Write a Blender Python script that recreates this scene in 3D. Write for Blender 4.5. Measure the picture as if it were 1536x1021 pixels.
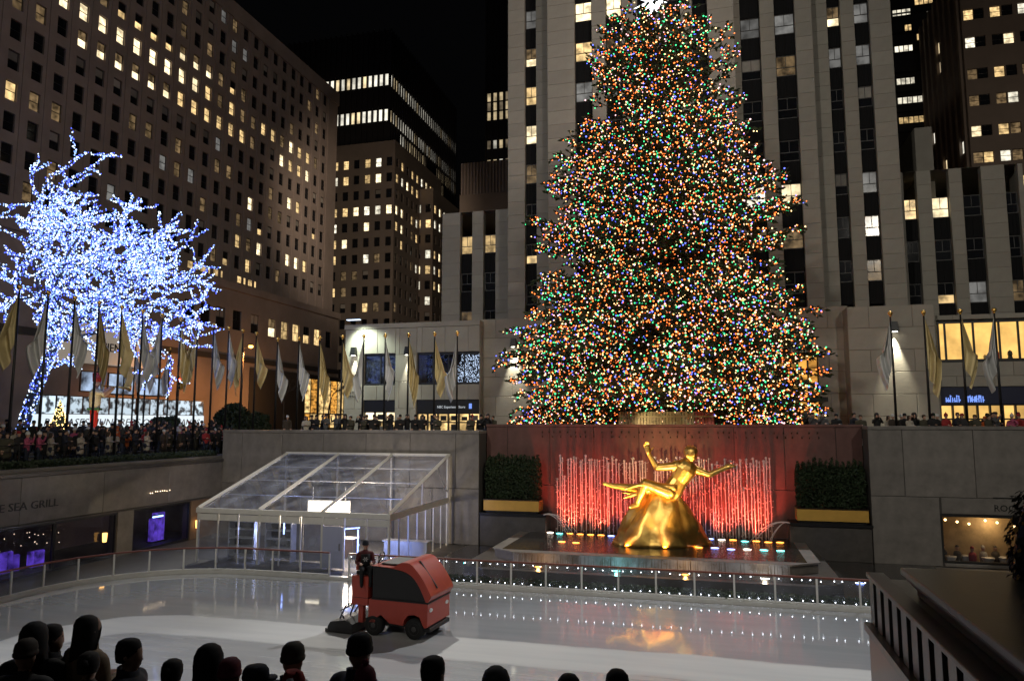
import bpy, bmesh, math, random
from mathutils import Vector, Matrix, noise
random.seed(7)
R = math.radians
SC = bpy.context.scene
COL = SC.collection
for o in list(bpy.data.objects): bpy.data.objects.remove(o)

# ---------------------------------------------------------------- camera
CAMZ, FPX, YAW, PIT = 7.2, 1100.0, R(15.1), math.atan(121.5/1100)
cam = bpy.data.objects.new('camera', bpy.data.cameras.new('camera')); COL.objects.link(cam)
cam.location = (0, 0, CAMZ); cam.rotation_euler = (R(90)+PIT, 0, YAW)
cam.data.sensor_width = 36; cam.data.lens = 36*FPX/1536; cam.data.clip_end = 2000; cam.data.clip_start = 0.1
SC.camera = cam
# ---------------------------------------------------------------- night sky, moonlight, exposure
W = bpy.data.worlds.new('World'); SC.world = W; W.use_nodes = True
wn = W.node_tree.nodes; bg = wn['Background']
sky = wn.new('ShaderNodeTexSky'); sky.sky_type = 'NISHITA'; sky.sun_disc = False
sky.sun_elevation = R(-4); sky.sun_rotation = R(200)
hs = wn.new('ShaderNodeHueSaturation'); hs.inputs['Saturation'].default_value = 0.5
W.node_tree.links.new(sky.outputs[0], hs.inputs['Color']); W.node_tree.links.new(hs.outputs[0], bg.inputs[0])
bg.inputs[1].default_value = 0.06
def lamp(name, kind, loc, energy, color=(1, 1, 1), target=None, angle=None, blend=0.5, radius=0.3):
    l = bpy.data.lights.new(name, kind); l.energy = energy; l.color = color
    o = bpy.data.objects.new(name, l); COL.objects.link(o); o.location = loc
    if target is not None:
        o.rotation_euler = (Vector(target)-Vector(loc)).to_track_quat('-Z', 'Y').to_euler()
    if kind == 'SPOT': l.spot_size = R(angle); l.spot_blend = blend
    if kind in ('SPOT', 'POINT'): l.shadow_soft_size = radius
    return o
moon = lamp('moonlight', 'SUN', (0, 0, 90), 0.02, (0.9, 0.93, 1.0), (-20, 40, 0)); moon.data.angle = R(10)
# rink floodlights on the roofs; unseen facade and street fill lamps added for brightness
lamp('rink_floodlight', 'SPOT', (-34, 72, 56), 92000, (1, 0.96, 0.88), (-12, 27, 0), 29, 0.6, 1.2)
lamp('rink_floodlight', 'SPOT', (24, 74, 60), 92000, (0.97, 0.98, 1.0), (-7, 27, 0), 29, 0.6, 1.2)
lamp('facade_fill', 'SPOT', (-30, -45, 52), 62000, (1, 0.94, 0.82), (-2, 62, 20), 52, 0.9, 2)
lamp('facade_fill', 'SPOT', (40, -45, 52), 50000, (1, 0.94, 0.82), (4, 62, 20), 52, 0.9, 2)
lamp('street_fill', 'SPOT', (30, 20, 48), 30000, (1, 0.84, 0.72), (-66, 88, 38), 62, 0.8, 2)
lamp('street_fill', 'SPOT', (-38, 78, 40), 34000, (1, 0.78, 0.58), (-76, 150, 44), 60, 0.9, 2)
lamp('street_fill', 'SPOT', (62, 62, 34), 14000, (1, 0.80, 0.62), (52, 128, 52), 60, 0.9, 2)
VS = SC.view_settings
VS.view_transform = 'Standard'; VS.look = 'None'; VS.exposure = 0.15; VS.gamma = 1.0; VS.use_curve_mapping = False
CY = SC.cycles
CY.max_bounces = 6; CY.diffuse_bounces = 3; CY.glossy_bounces = 4; CY.transmission_bounces = 5; CY.transparent_max_bounces = 12
CY.sample_clamp_indirect = 4.0; CY.use_denoising = True; CY.caustics_reflective = False; CY.caustics_refractive = False

# ---------------------------------------------------------------- pixel to place
FW = Vector((-math.sin(YAW)*math.cos(PIT), math.cos(YAW)*math.cos(PIT), math.sin(PIT)))
RT = Vector((math.cos(YAW), math.sin(YAW), 0)); UP = RT.cross(FW); CAM = Vector((0, 0, CAMZ))
def ray(px, py): return FW*FPX + RT*(px-768) + UP*(510.5-py)
def onX(px, py, x): d = ray(px, py); return CAM + d*(x/d.x)
def onY(px, py, y): d = ray(px, py); return CAM + d*(y/d.y)
def onZ(px, py, z): d = ray(px, py); return CAM + d*((z-CAMZ)/d.z)

# ---------------------------------------------------------------- materials
def mat(name, col, rough=0.6, metal=0.0, var=0.0, scale=3.0, bump=0.0, bscale=None, spec=0.5, emit=None, estr=0.0, trans=0.0, coat=0.0, rand=0.0, alpha=1.0, stretch=None):
    m = bpy.data.materials.new(name); m.use_nodes = True
    nt = m.node_tree; p = nt.nodes['Principled BSDF']
    p.inputs['Base Color'].default_value = (*col, 1); p.inputs['Roughness'].default_value = rough
    p.inputs['Metallic'].default_value = metal; p.inputs['Specular IOR Level'].default_value = spec
    p.inputs['Transmission Weight'].default_value = trans; p.inputs['Coat Weight'].default_value = coat
    p.inputs['Alpha'].default_value = alpha
    if var or bump or rand:
        tc = nt.nodes.new('ShaderNodeTexCoord'); mp = nt.nodes.new('ShaderNodeMapping')
        if stretch: mp.inputs['Scale'].default_value = stretch
        nt.links.new(tc.outputs['Object'], mp.inputs[0])
    if var or rand:
        n = nt.nodes.new('ShaderNodeTexNoise'); n.inputs['Scale'].default_value = scale; n.inputs['Detail'].default_value = 8; n.inputs['Roughness'].default_value = 0.65
        nt.links.new(mp.outputs[0], n.inputs['Vector'])
        mr = nt.nodes.new('ShaderNodeMapRange'); mr.inputs[1].default_value = 0.25; mr.inputs[2].default_value = 0.75
        mr.inputs[3].default_value = 1-var; mr.inputs[4].default_value = 1+var
        nt.links.new(n.outputs[0], mr.inputs[0])
        f = mr.outputs[0]
        if rand:
            oi = nt.nodes.new('ShaderNodeObjectInfo'); r2 = nt.nodes.new('ShaderNodeMapRange')
            r2.inputs[3].default_value = 1-rand; r2.inputs[4].default_value = 1+rand
            nt.links.new(oi.outputs['Random'], r2.inputs[0])
            mm = nt.nodes.new('ShaderNodeMath'); mm.operation = 'MULTIPLY'
            nt.links.new(f, mm.inputs[0]); nt.links.new(r2.outputs[0], mm.inputs[1]); f = mm.outputs[0]
        vm = nt.nodes.new('ShaderNodeVectorMath'); vm.operation = 'SCALE'; vm.inputs[0].default_value = col
        nt.links.new(f, vm.inputs['Scale']); nt.links.new(vm.outputs[0], p.inputs['Base Color'])
    if bump:
        b = nt.nodes.new('ShaderNodeTexNoise'); b.inputs['Scale'].default_value = bscale or scale*6; b.inputs['Detail'].default_value = 6
        nt.links.new(mp.outputs[0], b.inputs['Vector'])
        bp = nt.nodes.new('ShaderNodeBump'); bp.inputs['Strength'].default_value = bump; bp.inputs['Distance'].default_value = 0.05
        nt.links.new(b.outputs[0], bp.inputs['Height']); nt.links.new(bp.outputs[0], p.inputs['Normal'])
    if emit:
        p.inputs['Emission Color'].default_value = (*emit, 1); p.inputs['Emission Strength'].default_value = estr
        m.cycles.emission_sampling = 'NONE'
    return m
def lit_mat(name, col, lo, hi, scale=1.2, dark=(0.02, 0.02, 0.02), sampled=False, stretch=(1, 1, 1), contrast=(0.35, 0.65)):
    """a lit pane: the room behind it shows as soft light and dark shapes, each pane its own brightness"""
    m = bpy.data.materials.new(name); m.use_nodes = True; nt = m.node_tree; p = nt.nodes['Principled BSDF']
    p.inputs['Base Color'].default_value = (*dark, 1); p.inputs['Roughness'].default_value = 0.15
    tc = nt.nodes.new('ShaderNodeTexCoord'); mp = nt.nodes.new('ShaderNodeMapping'); oi = nt.nodes.new('ShaderNodeObjectInfo')
    mp.inputs['Scale'].default_value = stretch
    ad = nt.nodes.new('ShaderNodeVectorMath'); ad.operation = 'ADD'
    sc = nt.nodes.new('ShaderNodeVectorMath'); sc.operation = 'SCALE'; sc.inputs[0].default_value = (37, 11, 23)
    nt.links.new(oi.outputs['Random'], sc.inputs['Scale'])
    nt.links.new(tc.outputs['Object'], mp.inputs[0]); nt.links.new(mp.outputs[0], ad.inputs[0]); nt.links.new(sc.outputs[0], ad.inputs[1])
    n = nt.nodes.new('ShaderNodeTexNoise'); n.inputs['Scale'].default_value = scale; n.inputs['Detail'].default_value = 3
    nt.links.new(ad.outputs[0], n.inputs['Vector'])
    mr = nt.nodes.new('ShaderNodeMapRange'); mr.inputs[1].default_value = contrast[0]; mr.inputs[2].default_value = contrast[1]
    mr.inputs[3].default_value = lo; mr.inputs[4].default_value = hi
    nt.links.new(n.outputs[0], mr.inputs[0])
    r2 = nt.nodes.new('ShaderNodeMapRange'); r2.inputs[3].default_value = 0.55; r2.inputs[4].default_value = 1.25
    nt.links.new(oi.outputs['Random'], r2.inputs[0])
    mu = nt.nodes.new('ShaderNodeMath'); mu.operation = 'MULTIPLY'
    nt.links.new(mr.outputs[0], mu.inputs[0]); nt.links.new(r2.outputs[0], mu.inputs[1]); nt.links.new(mu.outputs[0], p.inputs['Emission Strength'])
    p.inputs['Emission Color'].default_value = (*col, 1)
    if not sampled: m.cycles.emission_sampling = 'NONE'
    return m
def glow(name, col, s, sampled=False):
    m = mat(name, (0.02, 0.02, 0.02), 0.5, emit=col, estr=s)
    if sampled: m.cycles.emission_sampling = 'AUTO'
    return m
M = {}
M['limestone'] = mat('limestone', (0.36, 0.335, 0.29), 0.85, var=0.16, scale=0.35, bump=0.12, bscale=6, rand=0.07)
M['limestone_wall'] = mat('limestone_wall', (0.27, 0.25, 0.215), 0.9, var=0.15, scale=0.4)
M['brownstone'] = mat('brownstone', (0.30, 0.245, 0.215), 0.9, var=0.22, scale=0.25, bump=0.08, bscale=5)
M['brown_far'] = mat('brown_far', (0.22, 0.18, 0.15), 0.9, var=0.2, scale=0.15)
M['dark_tower'] = mat('dark_tower', (0.05, 0.045, 0.045), 0.6, var=0.2, scale=0.2)
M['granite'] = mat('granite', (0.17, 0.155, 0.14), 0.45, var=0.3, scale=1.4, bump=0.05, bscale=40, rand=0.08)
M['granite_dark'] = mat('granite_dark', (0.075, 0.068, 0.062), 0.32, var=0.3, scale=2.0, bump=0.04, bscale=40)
M['red_granite'] = mat('red_granite', (0.13, 0.068, 0.06), 0.3, var=0.25, scale=1.5, rand=0.08)
M['joint'] = mat('joint', (0.06, 0.055, 0.05), 0.9)
M['paving'] = mat('paving', (0.16, 0.15, 0.14), 0.7, var=0.25, scale=0.8)
M['frame_dark'] = mat('frame_dark', (0.018, 0.018, 0.018), 0.4)
M['frame_grey'] = mat('frame_grey', (0.06, 0.057, 0.055), 0.5)
M['glass_dark'] = mat('glass_dark', (0.012, 0.013, 0.016), 0.06, var=0.3, scale=0.7, rand=0.4, spec=0.7)
M['blind'] = mat('blind', (0.30, 0.28, 0.25), 0.7, rand=0.5, var=0.15, scale=2)
M['spandrel'] = mat('spandrel', (0.010, 0.010, 0.011), 0.7, var=0.5, scale=4, stretch=(6, 1, 0.2), spec=0.12)
M['lit_warm'] = lit_mat('lit_warm', (1, 0.68, 0.30), 0.35, 1.25, 1.3)
M['lit_bright'] = lit_mat('lit_bright', (1, 0.80, 0.48), 0.7, 2.2, 1.2)
M['lit_dim'] = lit_mat('lit_dim', (1, 0.66, 0.32), 0.03, 0.22, 1.3)
M['lit_white'] = lit_mat('lit_white', (1, 0.92, 0.72), 0.5, 1.7, 1.2)
M['lit_shop'] = lit_mat('lit_shop', (1, 0.66, 0.26), 0.15, 1.6, 0.9, stretch=(1, 1, 1.6))
M['lit_amber'] = lit_mat('lit_amber', (1, 0.45, 0.08), 0.10, 1.2, 1.0, stretch=(0.6, 1, 2.5))
M['lit_curtain'] = lit_mat('lit_curtain', (0.95, 0.93, 0.88), 0.08, 0.2, 1.0)
M['steel_black'] = mat('steel_black', (0.012, 0.012, 0.013), 0.4, 0.3)
M['bronze'] = mat('bronze', (0.07, 0.05, 0.035), 0.35, 0.8, var=0.3, scale=5)
M['white_metal'] = mat('white_metal', (0.68, 0.67, 0.64), 0.4, 0.1, var=0.08, scale=3)
M['gold'] = mat('gold', (0.90, 0.56, 0.15), 0.36, 1.0, var=0.22, scale=1.5, bump=0.35, bscale=3.5)
M['gold_paint'] = mat('gold_paint', (0.62, 0.36, 0.07), 0.4, 0.2, var=0.1, scale=2)
M['cloth_gold'] = mat('cloth_gold', (0.62, 0.50, 0.25), 0.55, 0.25, var=0.15, scale=2, rand=0.15)
M['cloth_silver'] = mat('cloth_silver', (0.58, 0.58, 0.57), 0.5, 0.2, var=0.1, scale=2, rand=0.15)
M['leaf'] = mat('leaf', (0.018, 0.032, 0.012), 0.6, var=0.5, scale=1.5)
M['leaf_green'] = mat('leaf_green', (0.04, 0.07, 0.022), 0.6, var=0.5, scale=1.5)
M['needle'] = mat('needle', (0.045, 0.065, 0.025), 0.65, var=0.5, scale=0.8)
M['bark'] = mat('bark', (0.07, 0.05, 0.035), 0.9, var=0.3, scale=4, bump=0.4)
M['bark_led'] = mat('bark_led', (0.10, 0.09, 0.09), 0.9, var=0.3, scale=4)
M['zred'] = mat('zred', (0.42, 0.05, 0.028), 0.38, var=0.12, scale=2.2, coat=0.25, bump=0.02, bscale=3)
M['zblack'] = mat('zblack', (0.014, 0.013, 0.014), 0.5, var=0.3, scale=2)
M['rubber'] = mat('rubber', (0.012, 0.012, 0.012), 0.8, var=0.3, scale=8)
M['chrome'] = mat('chrome', (0.55, 0.55, 0.55), 0.25, 1.0)
M['rail_red'] = mat('rail_red', (0.16, 0.045, 0.03), 0.45, var=0.2, scale=3)
M['skin'] = mat('skin', (0.42, 0.25, 0.18), 0.6, var=0.08, scale=9)
M['dot'] = mat('dot', (0.01, 0.01, 0.01), 0.4)
def glass(name, tint, refl, dirt=0.06):
    """clear sheet: seen through, with a thin dusty film tinted by painted blue reflection, and mirror reflection"""
    m = bpy.data.materials.new(name); m.use_nodes = True; nt = m.node_tree; nt.nodes.remove(nt.nodes['Principled BSDF'])
    out = nt.nodes['Material Output']
    t = nt.nodes.new('ShaderNodeBsdfTransparent'); t.inputs[0].default_value = (*tint, 1)
    g = nt.nodes.new('ShaderNodeBsdfGlossy'); g.inputs['Roughness'].default_value = 0.04
    d = nt.nodes.new('ShaderNodeBsdfDiffuse'); d.inputs[0].default_value = (0.50, 0.54, 0.66, 1)  # bluish film colour stands in for blue reflections on the tent roof
    fr = nt.nodes.new('ShaderNodeFresnel'); fr.inputs[0].default_value = refl
    tc = nt.nodes.new('ShaderNodeTexCoord'); n = nt.nodes.new('ShaderNodeTexNoise'); n.inputs['Scale'].default_value = 1.2; n.inputs['Detail'].default_value = 6
    nt.links.new(tc.outputs['Object'], n.inputs['Vector'])
    mr = nt.nodes.new('ShaderNodeMapRange'); mr.inputs[1].default_value = 0.35; mr.inputs[2].default_value = 0.75; mr.inputs[3].default_value = dirt*0.3; mr.inputs[4].default_value = dirt*2
    nt.links.new(n.outputs[0], mr.inputs[0])
    a = nt.nodes.new('ShaderNodeMixShader'); b = nt.nodes.new('ShaderNodeMixShader')
    nt.links.new(mr.outputs[0], a.inputs[0]); nt.links.new(t.outputs[0], a.inputs[1]); nt.links.new(d.outputs[0], a.inputs[2])
    nt.links.new(fr.outputs[0], b.inputs[0]); nt.links.new(a.outputs[0], b.inputs[1]); nt.links.new(g.outputs[0], b.inputs[2])
    nt.links.new(b.outputs[0], out.inputs[0]); return m
M['clear'] = glass('clear_vinyl', (0.74, 0.79, 0.92), 1.4, 0.22)
M['rink_glass'] = glass('rink_glass', (0.72, 0.74, 0.76), 1.4, 0.10)
M['shop_glass'] = glass('shop_glass', (0.55, 0.55, 0.58), 1.5, 0.02)
M['water_fall'] = glass('falling_water', (0.95, 0.9, 0.9), 1.33, 0.5)

ordn = ['first', 'second', 'third', 'fourth', 'fifth', 'sixth', 'seventh', 'eighth', 'ninth', 'tenth', 'eleventh', 'twelfth', 'thirteenth', 'fourteenth', 'fifteenth', 'sixteenth', 'seventeenth', 'eighteenth', 'nineteenth', 'twentieth', 'twenty-first', 'twenty-second', 'twenty-third', 'twenty-fourth']
# ---------------------------------------------------------------- mesh helpers
class MB:
    def __init__(s): s.v = []; s.f = []; s.m = []; s.smooth = False
    def face(s, pts, m=0):
        i = len(s.v); s.v += [tuple(p) for p in pts]; s.f.append(tuple(range(i, i+len(pts)))); s.m.append(m)
    def box(s, a, b, m=0, rot=None, org=None):
        x0, y0, z0 = a; x1, y1, z1 = b; i = len(s.v)
        vs = [Vector(p) for p in ((x0,y0,z0),(x1,y0,z0),(x1,y1,z0),(x0,y1,z0),(x0,y0,z1),(x1,y0,z1),(x1,y1,z1),(x0,y1,z1))]
        if rot is not None: vs = [rot @ p + Vector(org or (0, 0, 0)) for p in vs]
        s.v += [tuple(p) for p in vs]
        for q in ((0,3,2,1),(4,5,6,7),(0,1,5,4),(1,2,6,5),(2,3,7,6),(3,0,4,7)): s.f.append(tuple(i+k for k in q)); s.m.append(m)
        return s
    def rings(s, rings, m=0, cap=True, closed=True):
        n = len(rings[0]); i0 = len(s.v)
        for r in rings: s.v += [tuple(p) for p in r]
        for a in range(len(rings)-1):
            for k in range(n if closed else n-1):
                k2 = (k+1) % n
                s.f.append((i0+a*n+k, i0+a*n+k2, i0+(a+1)*n+k2, i0+(a+1)*n+k)); s.m.append(m)
        if cap:
            s.f.append(tuple(i0+k for k in reversed(range(n)))); s.m.append(m)
            s.f.append(tuple(i0+(len(rings)-1)*n+k for k in range(n))); s.m.append(m)
        return s
    def tube(s, pts, rad, n=6, m=0, cap=True):
        pts = [Vector(p) for p in pts]; rr = rad if isinstance(rad, (list, tuple)) else [rad]*len(pts); rings = []
        for i, p in enumerate(pts):
            d = (pts[min(i+1, len(pts)-1)]-pts[max(i-1, 0)]).normalized()
            a = d.orthogonal().normalized() if abs(d.z) > 0.95 else d.cross(Vector((0, 0, 1))).normalized()
            b = d.cross(a)
            rings.append([p + (a*math.cos(2*math.pi*k/n)+b*math.sin(2*math.pi*k/n))*rr[i] for k in range(n)])
        return s.rings(rings, m, cap)
    def lathe(s, prof, n=16, c=(0, 0, 0), m=0):
        return s.rings([[(c[0]+r*math.cos(2*math.pi*k/n), c[1]+r*math.sin(2*math.pi*k/n), c[2]+z) for k in range(n)] for r, z in prof], m)
    def ball(s, c, r, n=8, m=0, sz=1.0):
        k = n//2
        return s.lathe([(max(r*math.sin(math.pi*j/k), 0.001*r), -r*sz*math.cos(math.pi*j/k)) for j in range(k+1)], n, c, m)
    def octa(s, c, r, m=0):
        i = len(s.v); x, y, z = c
        s.v += [(x+r,y,z),(x,y+r,z),(x-r,y,z),(x,y-r,z),(x,y,z+r),(x,y,z-r)]
        for a, b in ((0,1),(1,2),(2,3),(3,0)):
            s.f.append((i+a,i+b,i+4)); s.m.append(m); s.f.append((i+b,i+a,i+5)); s.m.append(m)
    def prism(s, prof, y0, y1, m=0):
        """profile in x,z extruded along y"""
        return s.rings([[(x, y0, z) for x, z in prof], [(x, y1, z) for x, z in prof]], m)
    def mesh(s, name, mats):
        me = bpy.data.meshes.new(name); me.from_pydata(s.v, [], s.f)
        for m in mats: me.materials.append(M[m] if isinstance(m, str) else m)
        me.polygons.foreach_set('material_index', s.m)
        if s.smooth: me.polygons.foreach_set('use_smooth', [True]*len(s.f))
        me.update(); return me
    def build(s, name, mats, parent=None, loc=(0, 0, 0), rz=0):
        return put(name, s.mesh(name, mats if isinstance(mats, (list, tuple)) else [mats]), parent, loc, rz)
def put(name, me, parent=None, loc=(0, 0, 0), rz=0, scale=None):
    o = bpy.data.objects.new(name, me); COL.objects.link(o); o.parent = parent; o.location = loc; o.rotation_euler = (0, 0, rz)
    if scale: o.scale = scale
    return o
def tag(o, label, cat, group=None):
    o['label'] = label; o['category'] = cat
    if group: o['group'] = group
    return o
def thing(name, label, cat, loc=(0, 0, 0), rz=0, group=None): return tag(put(name, None, None, loc, rz), label, cat, group)
def struct(o): o['kind'] = 'structure'; return o
def stuff(o): o['kind'] = 'stuff'; return o
def box(name, a, b, m, parent=None, bevel=0): 
    mb = MB().box(a, b); o = mb.build(name, m, parent)
    if bevel:
        md = o.modifiers.new('b', 'BEVEL'); md.width = bevel; md.segments = 2
    return o
def text(name, body, size, m, parent, loc, rz, ext=0.02, shear=0.0, sx=1.0):
    c = bpy.data.curves.new(name, 'FONT'); c.body = body; c.size = size; c.extrude = ext; c.shear = shear; c.resolution_u = 2
    t = bpy.data.objects.new(name, c); COL.objects.link(t)
    bpy.context.view_layer.update()
    me = bpy.data.meshes.new_from_object(t.evaluated_get(bpy.context.evaluated_depsgraph_get()))
    bpy.data.objects.remove(t); me.materials.clear(); me.materials.append(M[m] if isinstance(m, str) else m)
    o = put(name, me, parent, loc); o.rotation_euler = (R(90), 0, rz); o.scale = (sx, 1, 1); o['kind'] = 'stuff'; return o
def wall_sheet(mb, O, U, w, h, holes, depth, m=0):
    """wall face with real openings; reveals run inward by depth"""
    O = Vector(O); U = Vector(U); N = U.cross(Vector((0, 0, 1))); Zv = Vector((0, 0, 1))
    us = sorted({0, w, *[q for a in holes for q in a[:2]]}); vs = sorted({0, h, *[q for a in holes for q in a[2:4]]})
    for j in range(len(vs)-1):
        run = None
        for i in range(len(us)):
            solid = False
            if i < len(us)-1:
                cu, cv = (us[i]+us[i+1])/2, (vs[j]+vs[j+1])/2
                solid = not any(a[0] < cu < a[1] and a[2] < cv < a[3] for a in holes)
            if solid and run is None: run = us[i]
            if not solid and run is not None:
                a, b = run, us[i]
                mb.face([O+U*a+Zv*vs[j], O+U*b+Zv*vs[j], O+U*b+Zv*vs[j+1], O+U*a+Zv*vs[j+1]], m); run = None
    I = -N*depth
    for a in holes:
        p = [O+U*a[0]+Zv*a[2], O+U*a[1]+Zv*a[2], O+U*a[1]+Zv*a[3], O+U*a[0]+Zv*a[3]]
        for k in range(4):
            q, r = p[k], p[(k+1) % 4]; mb.face([q, r, r+I, q+I], m)
def win_mesh(name, w, h, pane, split=0.5, upper=None, fr=0.07, frame='frame_dark', mull=0):
    """sash window: frame bars, meeting rail and panes"""
    mb = MB(); y0, y1 = 0.0, 0.09
    mb.box((-w/2, y0, 0), (-w/2+fr, y1, h)); mb.box((w/2-fr, y0, 0), (w/2, y1, h))
    mb.box((-w/2+fr, y0, 0), (w/2-fr, y1, fr)); mb.box((-w/2+fr, y0, h-fr), (w/2-fr, y1, h))
    zs = fr+(h-2*fr)*split
    mb.box((-w/2+fr, y0, zs-fr/2), (w/2-fr, y1, zs+fr/2))
    for k in range(mull):
        x = -w/2+w*(k+1)/(mull+1); mb.box((x-fr/3, y0+0.01, zs+fr/2), (x+fr/3, y1-0.01, h-fr))
    mb.face([(-w/2+fr, 0.05, fr), (w/2-fr, 0.05, fr), (w/2-fr, 0.05, zs-fr/2), (-w/2+fr, 0.05, zs-fr/2)], 1)
    mb.face([(-w/2+fr, 0.055, zs+fr/2), (w/2-fr, 0.055, zs+fr/2), (w/2-fr, 0.055, h-fr), (-w/2+fr, 0.055, h-fr)], 2)
    return mb.mesh(name, [frame, pane, upper or pane])
def block_wall(parent, O, U, w, h, course, length, mname, proud=0.03, gap=0.035, holes=(), name='stone_block', cache={}):
    """coursed blocks laid proud of the backing wall with open joints"""
    U = Vector(U); N = U.cross(Vector((0, 0, 1))); rz = math.atan2(U.y, U.x); O = Vector(O)
    nz = max(1, round(h/course)); ch = h/nz
    for j in range(nz):
        n = max(1, round(w/length)); L = w/n; off = (L/2 if (j % 2 and n > 1) else 0)
        edges = [0]+[off+L*k for k in range(0 if off else 1, n)]+[w]
        for a, b in zip(edges, edges[1:]):
            rects = [(a, b, j*ch, (j+1)*ch)]
            for q in holes:      # blocks are cut back where an opening runs through them
                nr = []
                for (u0, u1, v0, v1) in rects:
                    if u0 >= q[1]-1e-4 or u1 <= q[0]+1e-4 or v0 >= q[3]-1e-4 or v1 <= q[2]+1e-4: nr.append((u0, u1, v0, v1)); continue
                    if u0 < q[0]: nr.append((u0, q[0], v0, v1))
                    if u1 > q[1]: nr.append((q[1], u1, v0, v1))
                    if v0 < q[2]: nr.append((max(u0, q[0]), min(u1, q[1]), v0, q[2]))
                    if v1 > q[3]: nr.append((max(u0, q[0]), min(u1, q[1]), q[3], v1))
                rects = nr
            for (u0, u1, v0, v1) in rects:
                if u1-u0 < 0.12 or v1-v0 < 0.12: continue
                key = (round(u1-u0, 3), round(v1-v0, 3), mname, proud)
                if key not in cache:
                    e = 0.02; x0, x1, z0, z1 = gap/2, u1-u0-gap/2, gap/2, v1-v0-gap/2; mb = MB()
                    mb.rings([[(x0, 0.01, z0), (x1, 0.01, z0), (x1, 0.01, z1), (x0, 0.01, z1)], [(x0, -proud+0.01, z0), (x1, -proud+0.01, z0), (x1, -proud+0.01, z1), (x0, -proud+0.01, z1)], [(x0+e, -proud, z0+e), (x1-e, -proud, z0+e), (x1-e, -proud, z1-e), (x0+e, -proud, z1-e)]])
                    cache[key] = mb.mesh(name, [mname])
                put(name, cache[key], parent, O+U*u0+Vector((0, 0, v0)), rz)
def voxel(name, caps, size, mats, smooth=6):
    """one continuous body grown from tapered limbs (p0, r0, p1, r1, material[, flatten])"""
    mb = MB()
    for c in caps:
        p, q = Vector(c[0]), Vector(c[2]); r0, r1 = c[1], c[3]; d = q-p; L = d.length
        d = d/L if L > 1e-6 else Vector((0, 0, 1)); a = d.orthogonal().normalized(); b = d.cross(a); n = 12; rings = []
        for k in range(1, 5): t = math.pi/2*(1-k/4); rings.append((p-d*r0*math.sin(t), r0*math.cos(t) if k else 0))
        for k in range(0, 4): t = math.pi/2*k/4; rings.append((q+d*r1*math.sin(t), r1*math.cos(t)))
        rs = []
        for cpt, rr in rings:
            ring = []
            for k in range(n):
                o = (a*math.cos(2*math.pi*k/n)+b*math.sin(2*math.pi*k/n))*rr
                if len(c) > 5: o = Vector((o.x*c[5][0], o.y*c[5][1], o.z*c[5][2]))
                ring.append(cpt+o)
            rs.append(ring)
        mb.rings(rs)
    me = mb.mesh(name, []); o = bpy.data.objects.new(name, me); COL.objects.link(o)
    md = o.modifiers.new('r', 'REMESH'); md.mode = 'VOXEL'; md.voxel_size = size; md.use_smooth_shade = True
    sm = o.modifiers.new('s', 'SMOOTH'); sm.factor = 0.5; sm.iterations = smooth
    bpy.context.view_layer.update()
    out = bpy.data.meshes.new_from_object(o.evaluated_get(bpy.context.evaluated_depsgraph_get())); bpy.data.objects.remove(o); bpy.data.meshes.remove(me)
    out.name = name; out.materials.clear()
    for m in mats: out.materials.append(M[m] if isinstance(m, str) else m)
    seg = [(Vector(c[0]), c[1], Vector(c[2]), c[3], c[4]) for c in caps]
    if len(mats) > 1:
        for p in out.polygons:
            best = 1e9
            for a, r0, b, r1, mi in seg:
                ab = b-a; l2 = ab.length_squared; t = max(0, min(1, (p.center-a).dot(ab)/l2)) if l2 > 1e-9 else 0
                dd = (p.center-(a+ab*t)).length-(r0+(r1-r0)*t)
                if dd < best: best = dd; p.material_index = mi
    return out
def leaves(n, fn, s0, s1, rnd):
    """n small leaf faces where fn() says"""
    mb = MB()
    for _ in range(n):
        c = fn(); a = Vector((rnd.gauss(0, 1), rnd.gauss(0, 1), rnd.gauss(0, 1))).normalized(); b = a.orthogonal().normalized(); s = rnd.uniform(s0, s1)
        mb.face([c-b*s*0.5, c+a*s, c+b*s*0.5, c-a*s*0.9])
    return mb

# ================================================================ GROUND, ICE
PLAZA = 5.9; YW = 42.0; YR = 43.5; XS = -31.0; XL, XR = -13.35, 7.85   # plaza level, grey wall, red wall, south wall, ends of the red recess
g = MB()
g.face([(-600, YR+0.6, PLAZA), (600, YR+0.6, PLAZA), (600, 900, PLAZA), (-600, 900, PLAZA)])
g.face([(-600, -300, PLAZA), (XS-8, -300, PLAZA), (XS-8, YR+0.6, PLAZA), (-600, YR+0.6, PLAZA)])
g.face([(16, -300, PLAZA), (600, -300, PLAZA), (600, YR+0.6, PLAZA), (16, YR+0.6, PLAZA)])
struct(g.build('plaza_ground', 'paving'))
g = MB().box((XS-8, 0, 4.5), (XS-0.1, YR+0.6, 5.0)); struct(g.build('south_promenade', 'paving'))
struct(box('pit_floor', (XS-6, 11, -0.3), (16, YR+0.5, -0.03), 'paving'))
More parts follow.
